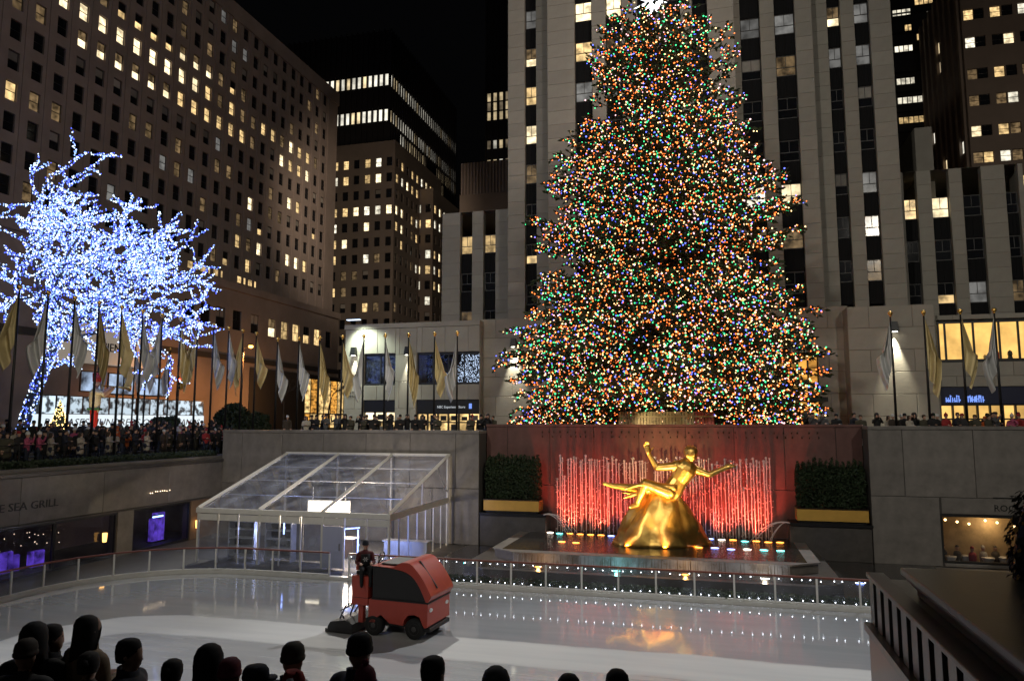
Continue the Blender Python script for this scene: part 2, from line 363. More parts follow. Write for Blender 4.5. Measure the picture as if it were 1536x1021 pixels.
# ice sheet with rounded corners and lanes left by the resurfacer
def rink_outline(n=14):
    x0, x1, y0, y1, r = -27.6, 13.5, 12.0, 31.25, 6.0; pts = []
    for cx, cy, a0 in ((x1-r, y1-r, 0), (x0+r, y1-r, 90), (x0+r, y0+r, 180), (x1-r, y0+r, 270)):
        for k in range(n+1): a = R(a0+90*k/n); pts.append((cx+r*math.cos(a), cy+r*math.sin(a)))
    return pts
OUT = rink_outline()
ice = bpy.data.materials.new('ice'); ice.use_nodes = True; nt = ice.node_tree; P = nt.nodes['Principled BSDF']
N_ = nt.nodes.new; L_ = nt.links.new
tc = N_('ShaderNodeTexCoord'); nz = N_('ShaderNodeTexNoise'); nz.inputs['Scale'].default_value = 0.35; nz.inputs['Detail'].default_value = 5
L_(tc.outputs['Object'], nz.inputs['Vector'])
sx = N_('ShaderNodeSeparateXYZ'); L_(tc.outputs['Object'], sx.inputs[0])
def math_(op, a, b=None, c=None):
    n = N_('ShaderNodeMath'); n.operation = op
    for i, q in enumerate((a, b, c)):
        if q is None: continue
        if isinstance(q, (int, float)): n.inputs[i].default_value = q
        else: L_(q, n.inputs[i])
    return n.outputs[0]
wob = math_('MULTIPLY_ADD', nz.outputs[0], 0.7, -0.35)
# signed distance to stadium-shaped laps about a centre line y = 20, left end x = -19.5
dx = math_('MINIMUM', math_('ADD', sx.outputs[0], 18.6), 0.0); dy = math_('SUBTRACT', sx.outputs[1], 20.0)
def lap(kx):
    return math_('ADD', math_('SQRT', math_('ADD', math_('POWER', math_('MULTIPLY', dx, kx), 2.0), math_('POWER', dy, 2.0))), wob)
rad = lap(1.0)
# dry lane between radius 2.2 and 4.2, wet water film outside 4.3
wet = N_('ShaderNodeMapRange'); wet.inputs[1].default_value = 4.15; wet.inputs[2].default_value = 4.4; L_(rad, wet.inputs[0])
mid = N_('ShaderNodeMapRange'); mid.inputs[1].default_value = 2.15; mid.inputs[2].default_value = 1.95; L_(rad, mid.inputs[0])
streak = N_('ShaderNodeTexNoise'); streak.inputs['Scale'].default_value = 1.0; streak.inputs['Detail'].default_value = 7
mp = N_('ShaderNodeMapping'); mp.inputs['Scale'].default_value = (0.25, 2.2, 1); L_(tc.outputs['Object'], mp.inputs[0]); L_(mp.outputs[0], streak.inputs['Vector'])
wet2 = math_('MAXIMUM', wet.outputs[0], math_('MULTIPLY', mid.outputs[0], 0.55))
rg = N_('ShaderNodeMapRange'); rg.inputs[3].default_value = 0.5; rg.inputs[4].default_value = 0.045; L_(wet2, rg.inputs[0])
L_(math_('MULTIPLY_ADD', streak.outputs[0], 0.10, math_('SUBTRACT', rg.outputs[0], 0.03)), P.inputs['Roughness'])
mx = N_('ShaderNodeMix'); mx.data_type = 'RGBA'; mx.inputs[6].default_value = (0.53, 0.54, 0.54, 1); mx.inputs[7].default_value = (0.44, 0.46, 0.49, 1); L_(wet2, mx.inputs[0])
m2 = N_('ShaderNodeMix'); m2.data_type = 'RGBA'; m2.blend_type = 'MULTIPLY'; m2.inputs[0].default_value = 0.45
L_(mx.outputs[2], m2.inputs[6]); cr = N_('ShaderNodeValToRGB'); cr.color_ramp.elements[0].position = 0.3; cr.color_ramp.elements[1].position = 0.65
cr.color_ramp.elements[0].color = (0.72, 0.74, 0.78, 1); L_(streak.outputs[0], cr.inputs[0]); L_(cr.outputs[0], m2.inputs[7]); L_(m2.outputs[2], P.inputs['Base Color'])
bn = N_('ShaderNodeTexNoise'); bn.inputs['Scale'].default_value = 5; bn.inputs['Detail'].default_value = 6; L_(mp.outputs[0], bn.inputs['Vector'])
bp = N_('ShaderNodeBump'); bp.inputs['Strength'].default_value = 0.06; bp.inputs['Distance'].default_value = 0.02; L_(bn.outputs[0], bp.inputs['Height']); L_(bp.outputs[0], P.inputs['Normal'])
P.inputs['Specular IOR Level'].default_value = 0.5; P.inputs['IOR'].default_value = 1.4
L_(wet2, P.inputs['Coat Weight']); P.inputs['Coat Roughness'].default_value = 0.06; P.inputs['Coat IOR'].default_value = 1.7
g = MB(); g.rings([[(x, y, -0.028) for x, y in OUT], [(x, y, 0) for x, y in OUT]]); struct(g.build('ice_rink', [ice]))
# kerb round the ice, open at the resurfacer's door
def offset(pts, d):
    n = len(pts); out = []
    for i in range(n):
        a, b, c = Vector(pts[i-1]), Vector(pts[i]), Vector(pts[(i+1) % n]); t = (c-a).normalized(); out.append((b.x+t.y*d, b.y-t.x*d))
    return out
O1 = offset(OUT, 0.02); O2 = offset(OUT, 0.32)
g = MB(); n = len(OUT)
for i in range(n):
    j = (i+1) % n; a, b, c, d = O1[i], O1[j], O2[j], O2[i]
    g.face([(*a, 0.14), (*b, 0.14), (*c, 0.14), (*d, 0.14)]); g.face([(*a, -0.02), (*b, -0.02), (*b, 0.14), (*a, 0.14)]); g.face([(*c, -0.02), (*d, -0.02), (*d, 0.14), (*c, 0.14)])
struct(g.build('rink_kerb', 'white_metal'))

# ================================================================ SUNKEN PLAZA WALLS
def panel_wall(name, label, O, U, w, h, thick, mname, course, length, capz=None, holes=()):
    t = thing(name, label, 'wall')
    U = Vector(U); N = U.cross(Vector((0, 0, 1))); mb = MB()
    wall_sheet(mb, O, U, w, h, list(holes), 0.3)
    I = -N*thick; O = Vector(O); Zh = Vector((0, 0, h))
    mb.face([O+I+U*w, O+I, O+I+Zh, O+I+U*w+Zh]); mb.face([O+Zh, O+U*w+Zh, O+U*w+I+Zh, O+I+Zh]); mb.face([O+I, O, O+Zh, O+I+Zh]); mb.face([O+U*w, O+U*w+I, O+U*w+I+Zh, O+U*w+Zh])
    mb.build('backing', 'joint', t)
    block_wall(t, O, U, w, h, course, length, mname, 0.04, 0.03, holes, 'stone_panel')
    if capz:
        c = MB(); a = O+Zh+N*0.10-U*0.0; b = a+U*w; k = -N*(thick+0.2); cz = Vector((0, 0, capz))
        c.rings([[a, b, b+k, a+k], [a+cz, b+cz, b+k+cz, a+k+cz]]); c.build('coping', mname, t)
    return t
panel_wall('granite_wall', 'grey granite retaining wall behind the glass tent, topped with a parapet', (-31, YW, 0), (1, 0, 0), 31+XL, 6.5, 1.4, 'granite', 3.25, 3.0, 0.16)
WR = onY(1410, 770, YW); WR2 = onY(1560, 850, YW)
hole = (WR.x-XR, 17-XR, WR2.z, WR.z)
rw = panel_wall('granite_wall', 'dark grey granite retaining wall right of the fountain with a restaurant window', (XR, YW, 0), (1, 0, 0), 24-XR, 6.8, 1.4, 'granite', 3.4, 3.3, 0.16, [hole])
fw_ = panel_wall('fountain_wall', 'polished red granite wall behind the gilded statue and fountain', (XL, YR, 0), (1, 0, 0), XR-XL, 6.9, 0.5, 'red_granite', 3.45, 2.65, 0.14)
# cut-letter quotation along the top of the red wall (worn, unreadable: small bronze studs in two lines)
mb = MB(); rr = random.Random(3)
for row in range(2):
    x = XL+3.5
    while x < XR-2.2:
        wl = rr.uniform(0.04, 0.09); mb.box((x, YR-0.075, 6.52-row*0.26), (x+wl, YR-0.04, 6.52-row*0.26+rr.uniform(0.07, 0.13))); x += rr.uniform(0.28, 0.62)
stuff(mb.build('lettering', 'bronze', fw_))
# wall returns of the recess and pedestals under the planters
for nm, x0, x1, lab in (('planter_pedestal', XL+0.02, XL+4.0, 'low dark granite pedestal below the left planter beside the fountain'), ('planter_pedestal', XR-4.0, XR-0.02, 'low dark granite pedestal below the right planter beside the fountain')):
    p = thing(nm, lab, 'pedestal'); box('plinth', (x0, YW+0.05, 0), (x1, YR-0.05, 1.75), 'granite_dark', p, 0.03); box('ledge', (x0+0.003, YW-0.05, 1.75), (x1+0.06, YR-0.05, 1.9), 'steel_black', p)
def planter(x0, x1, lab, hl):
    p = thing('planter', lab, 'planter', (x0, YW+0.1, 1.9)); w = x1-x0
    mb = MB(); mb.box((0, 0, 0.12), (w, 0.06, 0.72)); mb.box((0, 1.0, 0.12), (w, 1.06, 0.72)); mb.box((0, 0.06, 0.12), (0.06, 1.0, 0.72)); mb.box((w-0.06, 0.06, 0.12), (w, 1.0, 0.72)); mb.build('trough', 'gold_paint', p)
    box('rim', (-0.02, -0.03, 0.72), (w+0.02, 1.09, 0.77), 'bronze', p); box('foot', (0.1, 0.1, 0), (w-0.1, 0.96, 0.12), 'steel_black', p)
    rr = random.Random(int(x0*10)); h = thing('hedge', hl, 'hedge', (x0, YW+0.15, 2.62)); ww = w-0.1
    tops = [2.55+0.35*noise.noise((k*1.3, x0, 0)) for k in range(12)]
    def f():
        k = rr.random()*11.99; u = k/12; t = tops[int(k)]*(0.92+0.1*math.cos((k % 1-0.5)*6)); z = rr.random()**0.8*t
        s = 1.0 if z < t*0.7 else 1-(z/t-0.7)*1.6
        return Vector((0.05+u*ww, 0.5+(rr.choice((-1, 1))*rr.uniform(0.25, 0.5) if rr.random() < 0.7 else rr.uniform(-0.5, 0.5))*s, z))
    leaves(9000, f, 0.05, 0.11, rr).build('foliage', 'leaf', h)
    mb = MB()
    for k in range(6): mb.tube([(ww*(k+0.5)/6, 0.5, 0), (ww*(k+0.5)/6+0.05, 0.52, 2.0)], [0.05, 0.02])
    stuff(mb.build('stems', 'bark', h))
planter(XL+0.25, XL+3.6, 'long gold planter trough on the left side of the fountain', 'dark clipped evergreen hedge in the left gold planter')
planter(XR-3.6, XR-0.12, 'long gold planter trough on the right side of the fountain', 'dark clipped evergreen hedge in the right gold planter')

# ---- restaurant window in the right wall
rwin = thing('restaurant_window', 'wide black framed restaurant window low in the right granite wall', 'window', (WR.x, YW, WR2.z)); ww, hh = 17-WR.x, WR.z-WR2.z
mb = MB(); mb.box((0, 0.0, 0), (0.1, 0.25, hh)); mb.box((0.1, 0.0, hh-0.14), (ww, 0.25, hh)); mb.box((0.1, 0, 0), (ww, 0.25, 0.1)); mb.build('frame', 'frame_dark', rwin)
mb = MB(); mb.face([(0.1, 0.12, 0.1), (ww, 0.12, 0.1), (ww, 0.12, hh-0.14), (0.1, 0.12, hh-0.14)]); mb.build('pane', 'shop_glass', rwin)
room = MB(); room.face([(-0.3, 1.32, -0.5), (ww+1, 1.32, -0.5), (ww+1, 1.32, hh+0.3), (-0.3, 1.32, hh+0.3)]); room.face([(-0.1, 0.3, hh+0.3), (ww+1, 0.3, hh+0.3), (ww+1, 1.32, hh+0.3), (-0.3, 1.32, hh+0.3)]); room.face([(-0.1, 0.3, -0.5), (ww+1, 0.3, -0.5), (ww+1, 1.32, -0.5), (-0.3, 1.32, -0.5)]); room.face([(-0.1, 0.3, -0.5), (-0.3, 1.32, -0.5), (-0.3, 1.32, hh+0.3), (-0.1, 0.3, hh+0.3)])
M['room'] = mat('dining_room_wall', (0.35, 0.25, 0.13), 0.8, var=0.4, scale=1.2)
room.build('room', 'room', rwin)
M['bulb_warm'] = glow('bulb_warm', (1, 0.62, 0.25), 14)
for k in range(7):
    b = MB(); b.ball((0, 0, 0), 0.06, 8); b.build('pendant_lamp', 'bulb_warm', rwin, (0.35+k*0.62, 0.5+(k*0.3) % 0.7, hh-0.35-(k % 3)*0.12))
lamp('dining_room_light', 'POINT', (WR.x+2.5, YW+0.75, WR.z-0.5), 70, (1, 0.72, 0.38), radius=0.3)
rr = random.Random(6)
for k in range(6):   # round dining tables with cloths, chairs pushed in
    x, y = 0.5+k*0.85, 0.62+(k % 2)*0.35; tb = MB(); tb.smooth = True; tb.lathe([(0.2, -0.5), (0.22, 0.05+0.0), (0.3, 0.22), (0.3, 0.25), (0.01, 0.255)], 12); tag(tb.build('dining_table', ('c_cloth', 'c_cloth2')[k % 2] if False else M['white_metal'], None, (WR.x+x, YW+y, WR2.z+0.0)), f'dining table with pale cloth, {ordn[k]} from the left inside the right window', 'table')
for k in range(9):
    x, y = 0.3+k*0.6, 0.55+rr.random()*0.6; mb = MB(); mb.smooth = True; mb.lathe([(0.13, -0.4), (0.17, 0.0), (0.19, 0.28), (0.15, 0.40), (0.055, 0.45), (0.06, 0.49), (0.095, 0.55), (0.10, 0.63), (0.07, 0.71), (0.01, 0.74)], 12)
    pm = mat('diner_coat', rr.choice(((.02, .02, .025), (.25, .02, .03), (.05, .04, .03), (.3, .28, .25))), 0.8); o = mb.build('person', [pm, M['skin']], None, (WR.x+x, YW+y, WR2.z+0.05)); tag(o, f'seated diner, {ordn[k]} from the left behind the right restaurant window', 'person', 'diners behind the right window')
    for p_ in o.data.polygons:
        if 0.46 < p_.center.z < 0.64: p_.material_index = 1
text('lettering', 'TH', 0.34, 'frame_dark', rw, (onY(1514, 750, YW).x, YW-0.05, onY(1514, 750, YW).z), 0, 0.012)
text('lettering', 'ROC', 0.44, 'frame_dark', rw, (onY(1490, 762, YW).x, YW-0.05, onY(1490, 766, YW).z), 0, 0.012)
a = onY(1489, 747, YW); box('rule', (a.x, YW-0.06, a.z), (a.x+2.2, YW-0.042, a.z+0.05), 'frame_dark', rw)

# ---- south wall with the grill restaurant
sw = thing('restaurant_front', 'granite fascia over a dark glazed restaurant front along the left side', 'building front', (XS, 0, 0))
y0s, y1s = 8.0, YW
mb = MB(); mb.box((-1.2, y0s, 2.46), (0, y1s, 4.62)); mb.build('fascia', 'joint', sw)
block_wall(sw, (XS-XS, y0s, 2.46), (0, 1, 0), y1s-y0s, 2.16, 2.16, 4.6, 'granite', 0.04, 0.02, (), 'stone_panel')
box('soffit', (-1.25, y0s, 2.36), (0.09, y1s, 2.45), 'granite_dark', sw); box('coping', (-1.3, y0s, 4.63), (0.14, y1s, 4.80), 'granite_dark', sw)
tx_ = text('lettering', 'THE SEA GRILL', 0.52, 'frame_dark', sw, (0.05, 0, onX(60, 761, XS).z), R(90), 0.02, 0, 1.15); tx_.location.y = onX(86, 757, XS).y-1.15*max(v.co.x for v in tx_.data.vertices)
M['warm_wall'] = mat('warm_wall', (0.20, 0.13, 0.08), 0.6, var=0.3, scale=1)
M['purple'] = lit_mat('purple_light', (0.20, 0.09, 1.0), 0.06, 0.95, 2.2, contrast=(0.3, 0.7)); M['amber'] = glow('amber_shade', (1, 0.50, 0.13), 3.2, True)
M['dots'] = glow('string_dots', (1, 0.75, 0.5), 5)
ys = [10, 14, 18, 22, 26.2, onX(82, 830, XS).y, onX(176, 800, XS).y, onX(200, 800, XS).y, onX(285, 800, XS).y, YW]
for i, (a, b) in enumerate(zip(ys, ys[1:])):
    if i in (6, 8): box('pier', (-0.6, a+0.02, 0), (-0.02, b-0.02, 2.36), 'warm_wall' if i != 6 else 'granite', sw); continue
    mb = MB(); f = 0.08
    mb.box((-0.2, a+0.02, 0), (-0.08, a+f, 2.36)); mb.box((-0.2, b-f, 0), (-0.08, b-0.02, 2.36)); mb.box((-0.2, a+f, 2.24), (-0.08, b-f, 2.36)); mb.box((-0.2, a+f, 0), (-0.08, b-f, 0.12))
    w = mb.build('glazing_frame', 'frame_dark', sw)
    mb = MB(); mb.face([(-0.14, a+f, 0.12), (-0.14, b-f, 0.12), (-0.14, b-f, 2.24), (-0.14, a+f, 2.24)]); mb.build('pane', 'shop_glass', w)
mb = MB(); mb.face([(-5, y0s, 0), (-5, YW, 0), (-5, YW, 2.4), (-5, y0s, 2.4)]); mb.face([(-5, y0s, 2.4), (-1.2, y0s, 2.4), (-1.2, YW, 2.4), (-5, YW, 2.4)]); mb.face([(-5, YW, 0), (0, YW, 0), (0, YW, 2.4), (-5, YW, 2.4)])
mb.build('room', 'warm_wall', sw)
rr = random.Random(5)
for px, py, hgt in ((20, 848, 0.8), (8, 868, 1.0), (58, 838, 0.8), (240, 798, 1.7), (236, 790, 1.4)):
    q = onX(px, py, XS-1.6); t = thing('banquette', {20: 'purple lit seat behind the leftmost restaurant glass', 8: 'purple lit low counter at the left picture edge', 58: 'small purple lit chair behind the restaurant glass', 240: 'tall purple lit curtain inside the restaurant', 236: 'narrow purple lit screen left of the tall curtain'}[px], 'seat', (q.x, q.y, 0))
    mb = MB(); n = 9
    mb.rings([[( 0.10*math.sin(k*2.1), -0.45+0.9*k/n, z) for k in range(n)]+[(-0.25, 0.45, z), (-0.25, -0.45, z)] for z in (0.05, hgt*0.5, hgt)]); mb.build('cover', 'purple', t)  # purple light falling on the cover is put in as its own glow
    box('base', (-0.3, -0.5, 0), (0.15, 0.5, 0.05), 'frame_dark', t)
q = onX(237, 774, XS-1.2); t = tag(put('tube_light', None, None, q), 'blue tube light above the purple curtain inside the restaurant', 'light'); M['blue_tube'] = glow('blue_tube', (0.25, 0.45, 1.0), 9)
MB().tube([(0, -0.4, 0), (0, 0.4, 0)], 0.05).build('tube', 'blue_tube', t); box('bracket', (-0.04, -0.42, 0.05), (0.04, 0.42, 0.11), 'frame_dark', t)
for k, (px, py) in enumerate(((157, 806), (296, 786))):
    q = onX(px, py, XS+0.12); t = thing('wall_sconce', ('amber box sconce on the restaurant pier', 'amber box sconce beside the glass tent')[k], 'lamp', q)
    MB().lathe([(0.09, -0.22), (0.11, 0), (0.12, 0.24)], 8).build('shade', 'amber', t); box('back_plate', (-0.16, -0.06, -0.2), (-0.1, 0.06, 0.2), 'frame_dark', t)
mb = MB()
for k in range(46): mb.octa((-2.2-rr.random()*1.5, rr.uniform(26, 32), 0.9+0.55*(k % 3)+rr.uniform(-0.04, 0.04)), 0.022)
stuff(mb.build('shelf_lights', 'dots', sw))
# hanging string of bulbs reflected in the band
q = onX(240, 737, XS+0.16); t = thing('light_string', 'short string of warm bulbs fixed to the granite fascia', 'light string', q)
mb = MB()
for k in range(9): mb.octa((0, -0.75+k*0.19+rr.uniform(-0.04, 0.04), rr.uniform(-0.05, 0.05)), 0.035)
stuff(mb.build('bulbs', 'dots', t)); MB().tube([(0, -0.9, 0.04), (0, 0, 0.0), (0, 0.95, 0.03)], 0.012, 5).build('cable', 'frame_dark', t)
# hedge on the ledge above the fascia
rr = random.Random(11); hd = thing('long_hedge', 'long low dark hedge along the ledge below the left crowd', 'hedge', (XS-0.75, 8, 4.78))
def f(): return Vector((rr.uniform(-0.42, 0.42), rr.random()*34, (rr.random()**0.7)*0.52+0.05*math.sin(rr.random()*40)))
leaves(26000, f, 0.05, 0.10, rr).build('foliage', 'leaf', hd); box('trough', (-0.5, 0, -0.12), (0.5, 34, 0.12), 'granite_dark', hd)
# railing behind the hedge
rl = thing('railing', 'thin dark steel railing between the hedge and the left crowd', 'railing', (XS-1.35, 8, 5.0))
for z in (0.45, 0.75, 1.05): MB().tube([(0, 0, z), (0, 35, z)], 0.022, 6).build('rail', 'steel_black', rl)
for k in range(18): MB().tube([(0, 0, 0), (0, 0, 1.05)], 0.025, 6).build('baluster', 'steel_black', rl, (0, 0.4+k*2.0, 0))

# ================================================================ FOUNTAIN
fb = thing('fountain_basin', 'two tiered dark stone fountain basin in front of the red wall', 'fountain')
bx0, bx1 = onZ(745, 828, 0.8).x-0.4, onZ(1222, 838, 0.8).x
def tier(name, x0, x1, y0, y1, z0, z1, m, cut=1.0):
    mb = MB(); o = [(x0, y1), (x0, y0+cut), (x0+cut*1.3, y0), (x1-cut*1.3, y0), (x1, y0+cut), (x1, y1)]
    mb.rings([[(x, y, z0) for x, y in o], [(x, y, z1) for x, y in o]]); return mb.build(name, m, fb)
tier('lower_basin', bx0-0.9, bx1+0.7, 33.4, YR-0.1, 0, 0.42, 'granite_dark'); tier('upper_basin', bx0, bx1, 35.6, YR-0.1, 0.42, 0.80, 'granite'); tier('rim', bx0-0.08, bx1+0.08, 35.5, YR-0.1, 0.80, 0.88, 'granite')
water = mat('pool_water', (0.03, 0.028, 0.025), 0.14, bump=0.6, bscale=4, spec=0.8)
mb = MB(); mb.face([(bx0+0.5, 36.2, 0.885), (bx1-0.5, 36.2, 0.885), (bx1-0.5, YR-0.2, 0.885), (bx0+0.5, YR-0.2, 0.885)]); struct(mb.build('upper_pool_water', [water]))
mb = MB(); mb.face([(bx0-0.5, 33.8, 0.425), (bx1+0.4, 33.8, 0.425), (bx1+0.4, 35.48, 0.425), (bx0-0.5, 35.48, 0.425)]); struct(mb.build('lower_pool_water', [water]))
mb = MB(); mb.face([(bx0-3.2, 32.3, 0.02), (bx1+6, 32.3, 0.02), (bx1+6, YW-0.1, 0.02), (bx0-3.2, YW-0.1, 0.02)]); struct(mb.build('wet_paving', [mat('wet_paving', (0.035, 0.032, 0.03), 0.18, var=0.4, scale=1.5, bump=0.2, bscale=8)]))
# sheet of water over the rim: thin uneven strands
rr = random.Random(21); mb = MB(); n = 260
for k in range(n):
    x = bx0+1.3+(bx1-bx0-2.6)*(k+rr.random())/n; w = rr.uniform(0.012, 0.05)
    mb.face([(x-w, 35.46, 0.87), (x+w, 35.46, 0.87), (x+w*0.7, 35.36, 0.43), (x-w*0.7, 35.36, 0.43)])
wf = thing('water_sheet', 'thin sheet of water falling over the basin rim', 'water'); stuff(mb.build('strands', 'water_fall', wf))
# curtain of jets
jc = thing('fountain_jets', 'curtain of upright water jets lit red behind the statue', 'fountain jets'); M['jet'] = mat('jet_water', (0.75, 0.68, 0.66), 0.3, trans=0.1, spec=0.6)
jl, jr_, jt, jb = onY(835, 700, 42.6).x, onY(1155, 700, 42.6).x, onY(900, 686, 42.6).z, 0.885
nj = 70
for k in range(nj):
    x = jl+(jr_-jl)*(k+rr.uniform(-0.25, 0.25))/(nj-1); y = 42.6+rr.uniform(-0.15, 0.15); top = jt+rr.uniform(-0.35, 0.1); mb = MB(); mb.smooth = True
    if rr.random() < 0.12: top -= rr.uniform(0.3, 1.6)
    r = rr.uniform(0.017, 0.033); pts = []; rad_ = []
    for j in range(13):
        t = j/12; pts.append((x+0.03*noise.noise((k*3.1, t*5, 1)), y+0.02*noise.noise((k, t*6, 7)), jb+(top-jb)*t)); rad_.append(r*(0.8+0.9*t*t+0.35*noise.noise((k*1.7, t*14, 3))))
    mb.tube(pts, rad_, 6)
    for j in range(34):   # falling drops round the jet
        z = jb+(top-jb)*(1-rr.random()**1.6); s = 0.02+0.05*rr.random(); mb.octa((x+rr.gauss(0, 0.075), y+rr.gauss(0, 0.07), z), s*0.55)
    mb.ball((x, y, top), r*2.4, 8); mb.build('jet', 'jet', jc)
for sx_, xx, lab in ((1, XL+4.05, 'arching water spout from the left pedestal into the basin'), (-1, XR-4.05, 'arching water spout from the right pedestal into the basin')):
    t = thing('water_spout', lab, 'water'); 
    for k in range(4):
        v = rr.uniform(0.6, 1.5); y = 41.7-k*0.12; mb = MB(); mb.smooth = True
        mb.tube([(xx+sx_*v*u*1.3, y-0.25*u, 1.95+0.9*u*(0.6 if v > 1 else 0.25)-1.45*u*u*(1 if v > 1 else 0.8)) for u in [q/9*1.05 for q in range(10)]], [0.03-0.0015*q for q in range(10)], 5); mb.build('jet', 'jet', t)
# underwater lights, each a small glowing lens, plus the red wash on the wall
cols = {'orange': (1, 0.30, 0.04), 'blue': (0.25, 0.35, 1.0), 'teal': (0.12, 0.75, 0.7), 'white': (1, 0.85, 0.7)}
for c in cols: M['lens_'+c] = glow('lens_'+c, cols[c], 9)
for c in cols:
    M['lens_'+c].cycles.emission_sampling = 'AUTO'
lens = {c: (lambda mb: (mb.lathe([(0.0, 0.018), (0.06, 0.016), (0.085, 0.0)], 10), mb.mesh('fountain_light', ['lens_'+c]))[1])(MB()) for c in cols}
seqs = ['white', 'orange', 'blue', 'teal', 'orange', 'blue', 'teal', 'orange']
for row, (y, lo, hi, n) in enumerate(((41.9, jl-0.3, jr_+0.3, 22), (39.0, jl+0.2, jr_+0.1, 16))):
    for k in range(n):
        x = lo+(hi-lo)*k/(n-1)
        if row == 0 and abs(x+2.75) < 2.2: continue
        if row == 1 and rr.random() < 0.25: continue
        c = seqs[(k*3+row) % 8] if rr.random() < 0.8 else 'orange'
        tag(put('fountain_light', lens[c], None, (x, y+rr.uniform(-0.2, 0.2), 0.887), 0, (2.4, 1.1, 1)), f'small {c} underwater light, {ordn[k]} spot from the left in the {"back" if row == 0 else "front"} fountain row', 'light', f'{c} lights in the {"back" if row == 0 else "front"} row of the fountain')
for x in [jl+(jr_-jl)*(k+0.5)/7 for k in range(7)]:
    lamp('fountain_red_light', 'SPOT', (x, 41.75, 0.95), 1250 if abs(x+2.75) > 2 else 500, (1, 0.10, 0.05), (x, 43.1, 3.3), 95, 0.9, 0.1)
for k, (px, py, c) in enumerate(((700, 842, 'teal'), (1290, 872, 'blue'), (640, 880, 'orange'))):
    if k < 2:
        q = onZ(px, py, 0.1); tag(put('ground_light', lens[c], None, (q.x, q.y, 0.04), 0, (2.2, 1.4, 1)), ('teal ground light on wet paving left of the basin', 'blue ground light on wet paving right of the basin')[k], 'light')

for k, (u, c) in enumerate(((0.18, 'orange'), (0.42, 'teal'), (0.62, 'orange'), (0.84, 'white'))):
    x = bx0+(bx1-bx0)*u; tag(put('basin_light', lens[c], None, (x, 34.5, 0.428), 0, (2.0, 1.2, 1)), f'{c} light in the lower pool, {ordn[k]} from the left', 'light')
    lamp('basin_lamp', 'POINT', (x, 34.5, 0.62), 22, {'orange': (1, 0.5, 0.15), 'teal': (0.3, 0.9, 0.8), 'white': (1, 0.8, 0.55)}[c], radius=0.08)

# ================================================================ BUILDINGS
WIN = {}
def window_kinds(tagname, w, h, frame='frame_dark', mull=0, split=0.5):
    WIN[tagname] = {k: win_mesh('window', w, h, lo, split, up, 0.07, frame, mull) for k, (lo, up) in {
        'dark': ('glass_dark', 'glass_dark'), 'blind': ('glass_dark', 'blind'), 'lit': ('lit_warm', 'lit_warm'), 'bright': ('lit_bright', 'lit_bright'),
        'half': ('lit_warm', 'glass_dark'), 'shade': ('lit_bright', 'lit_dim'), 'dim': ('lit_dim', 'lit_dim'), 'white': ('lit_white', 'lit_white'), 'curtain': ('lit_curtain', 'lit_curtain')}.items()}
def body(mb, x0, x1, y0, y1, z0, z1, skip=()):
    """closed block walls and roof; faces in skip are drawn elsewhere"""
    c = [(x0, y0), (x1, y0), (x1, y1), (x0, y1)]
    for k, nm in enumerate(('front', 'right', 'back', 'left')):
        if nm in skip: continue
        a, b = c[k], c[(k+1) % 4]; mb.face([(*a, z0), (*b, z0), (*b, z1), (*a, z1)])
    mb.face([(x0, y0, z1), (x1, y0, z1), (x1, y1, z1), (x0, y1, z1)])
# ---- long office block on the left
lb = thing('office_building', 'long brown stone office block with rows of sash windows on the left', 'building')
XB, Y0B, Y1B, ZB0, ZB1 = -66.0, 44.0, 119.0, 26.5, 67.6
rowz = [52.45-1.0+3.17*k for k in range(4, -9, -1)]     # window sill heights, row 4 on top
rowid = list(range(4, -9, -1)); ncol = 27
cols_y = [62.05+2.62*k for k in range(-6, 21)]
ww, wh = 1.25, 1.95
holes = [(y-Y0B-ww/2, y-Y0B+ww/2, z-ZB0, z-ZB0+wh) for z in rowz for y in cols_y if z > ZB0+0.4]
mb = MB(); wall_sheet(mb, (XB, Y0B, ZB0), (0, 1, 0), Y1B-Y0B, ZB1-ZB0, holes, 0.35); body(mb, XB-30, XB, Y0B, Y1B, 5.0, ZB1, ('right',)); mb.build('wall', 'brownstone', lb)
mb = MB()
for k in range(28):
    y = 62.05+2.62*(k-6.5); mb.box((XB+0.002, y-0.28, ZB0), (XB+0.10, y+0.28, ZB1-1.6))
stuff(mb.build('pilasters', 'brownstone', lb))
box('cornice', (XB-0.4, Y0B, ZB1-1.5), (XB+0.22, Y1B+0.2, ZB1+0.9), 'brownstone', lb)
window_kinds('sash', ww, wh)
LIT = {0: {**{k: 'bright' for k in range(0, 8)}, 8: 'lit', 9: 'dim', 10: 'lit', 11: 'dim', 12: 'dim', 13: 'lit', 14: 'lit', 15: 'dim', 16: 'bright', 17: 'lit', 18: 'lit', 19: 'dim', -1: 'bright', -3: 'dim'},
       -1: {**{k: 'shade' for k in range(0, 6)}, 6: 'lit', 7: 'lit', 8: 'lit', 9: 'lit', 10: 'lit', 11: 'lit', 15: 'bright', 16: 'lit', 17: 'lit', 18: 'bright', -3: 'dim', -2: 'dim'},
       1: {2: 'half', 3: 'half', 4: 'half', 5: 'half', 6: 'shade', 7: 'shade', 8: 'shade', 9: 'dim', 10: 'half', 11: 'dim', 0: 'half', 1: 'dim'},
       -2: {k: 'blind' for k in range(0, 9)}, -3: {9: 'dim', 10: 'dim', 16: 'bright', 17: 'lit', 3: 'dim', 4: 'dim'}, -4: {-3: 'lit', -2: 'dim', -1: 'dim', 12: 'bright', 19: 'half', 14: 'dim', 15: 'dim'},
       -6: {16: 'bright', 17: 'bright', 18: 'lit', 11: 'lit', 12: 'dim', 13: 'bright'}, -5: {13: 'half', 8: 'dim'}, -7: {9: 'dim', 10: 'half', 12: 'lit'}}
rr = random.Random(2)
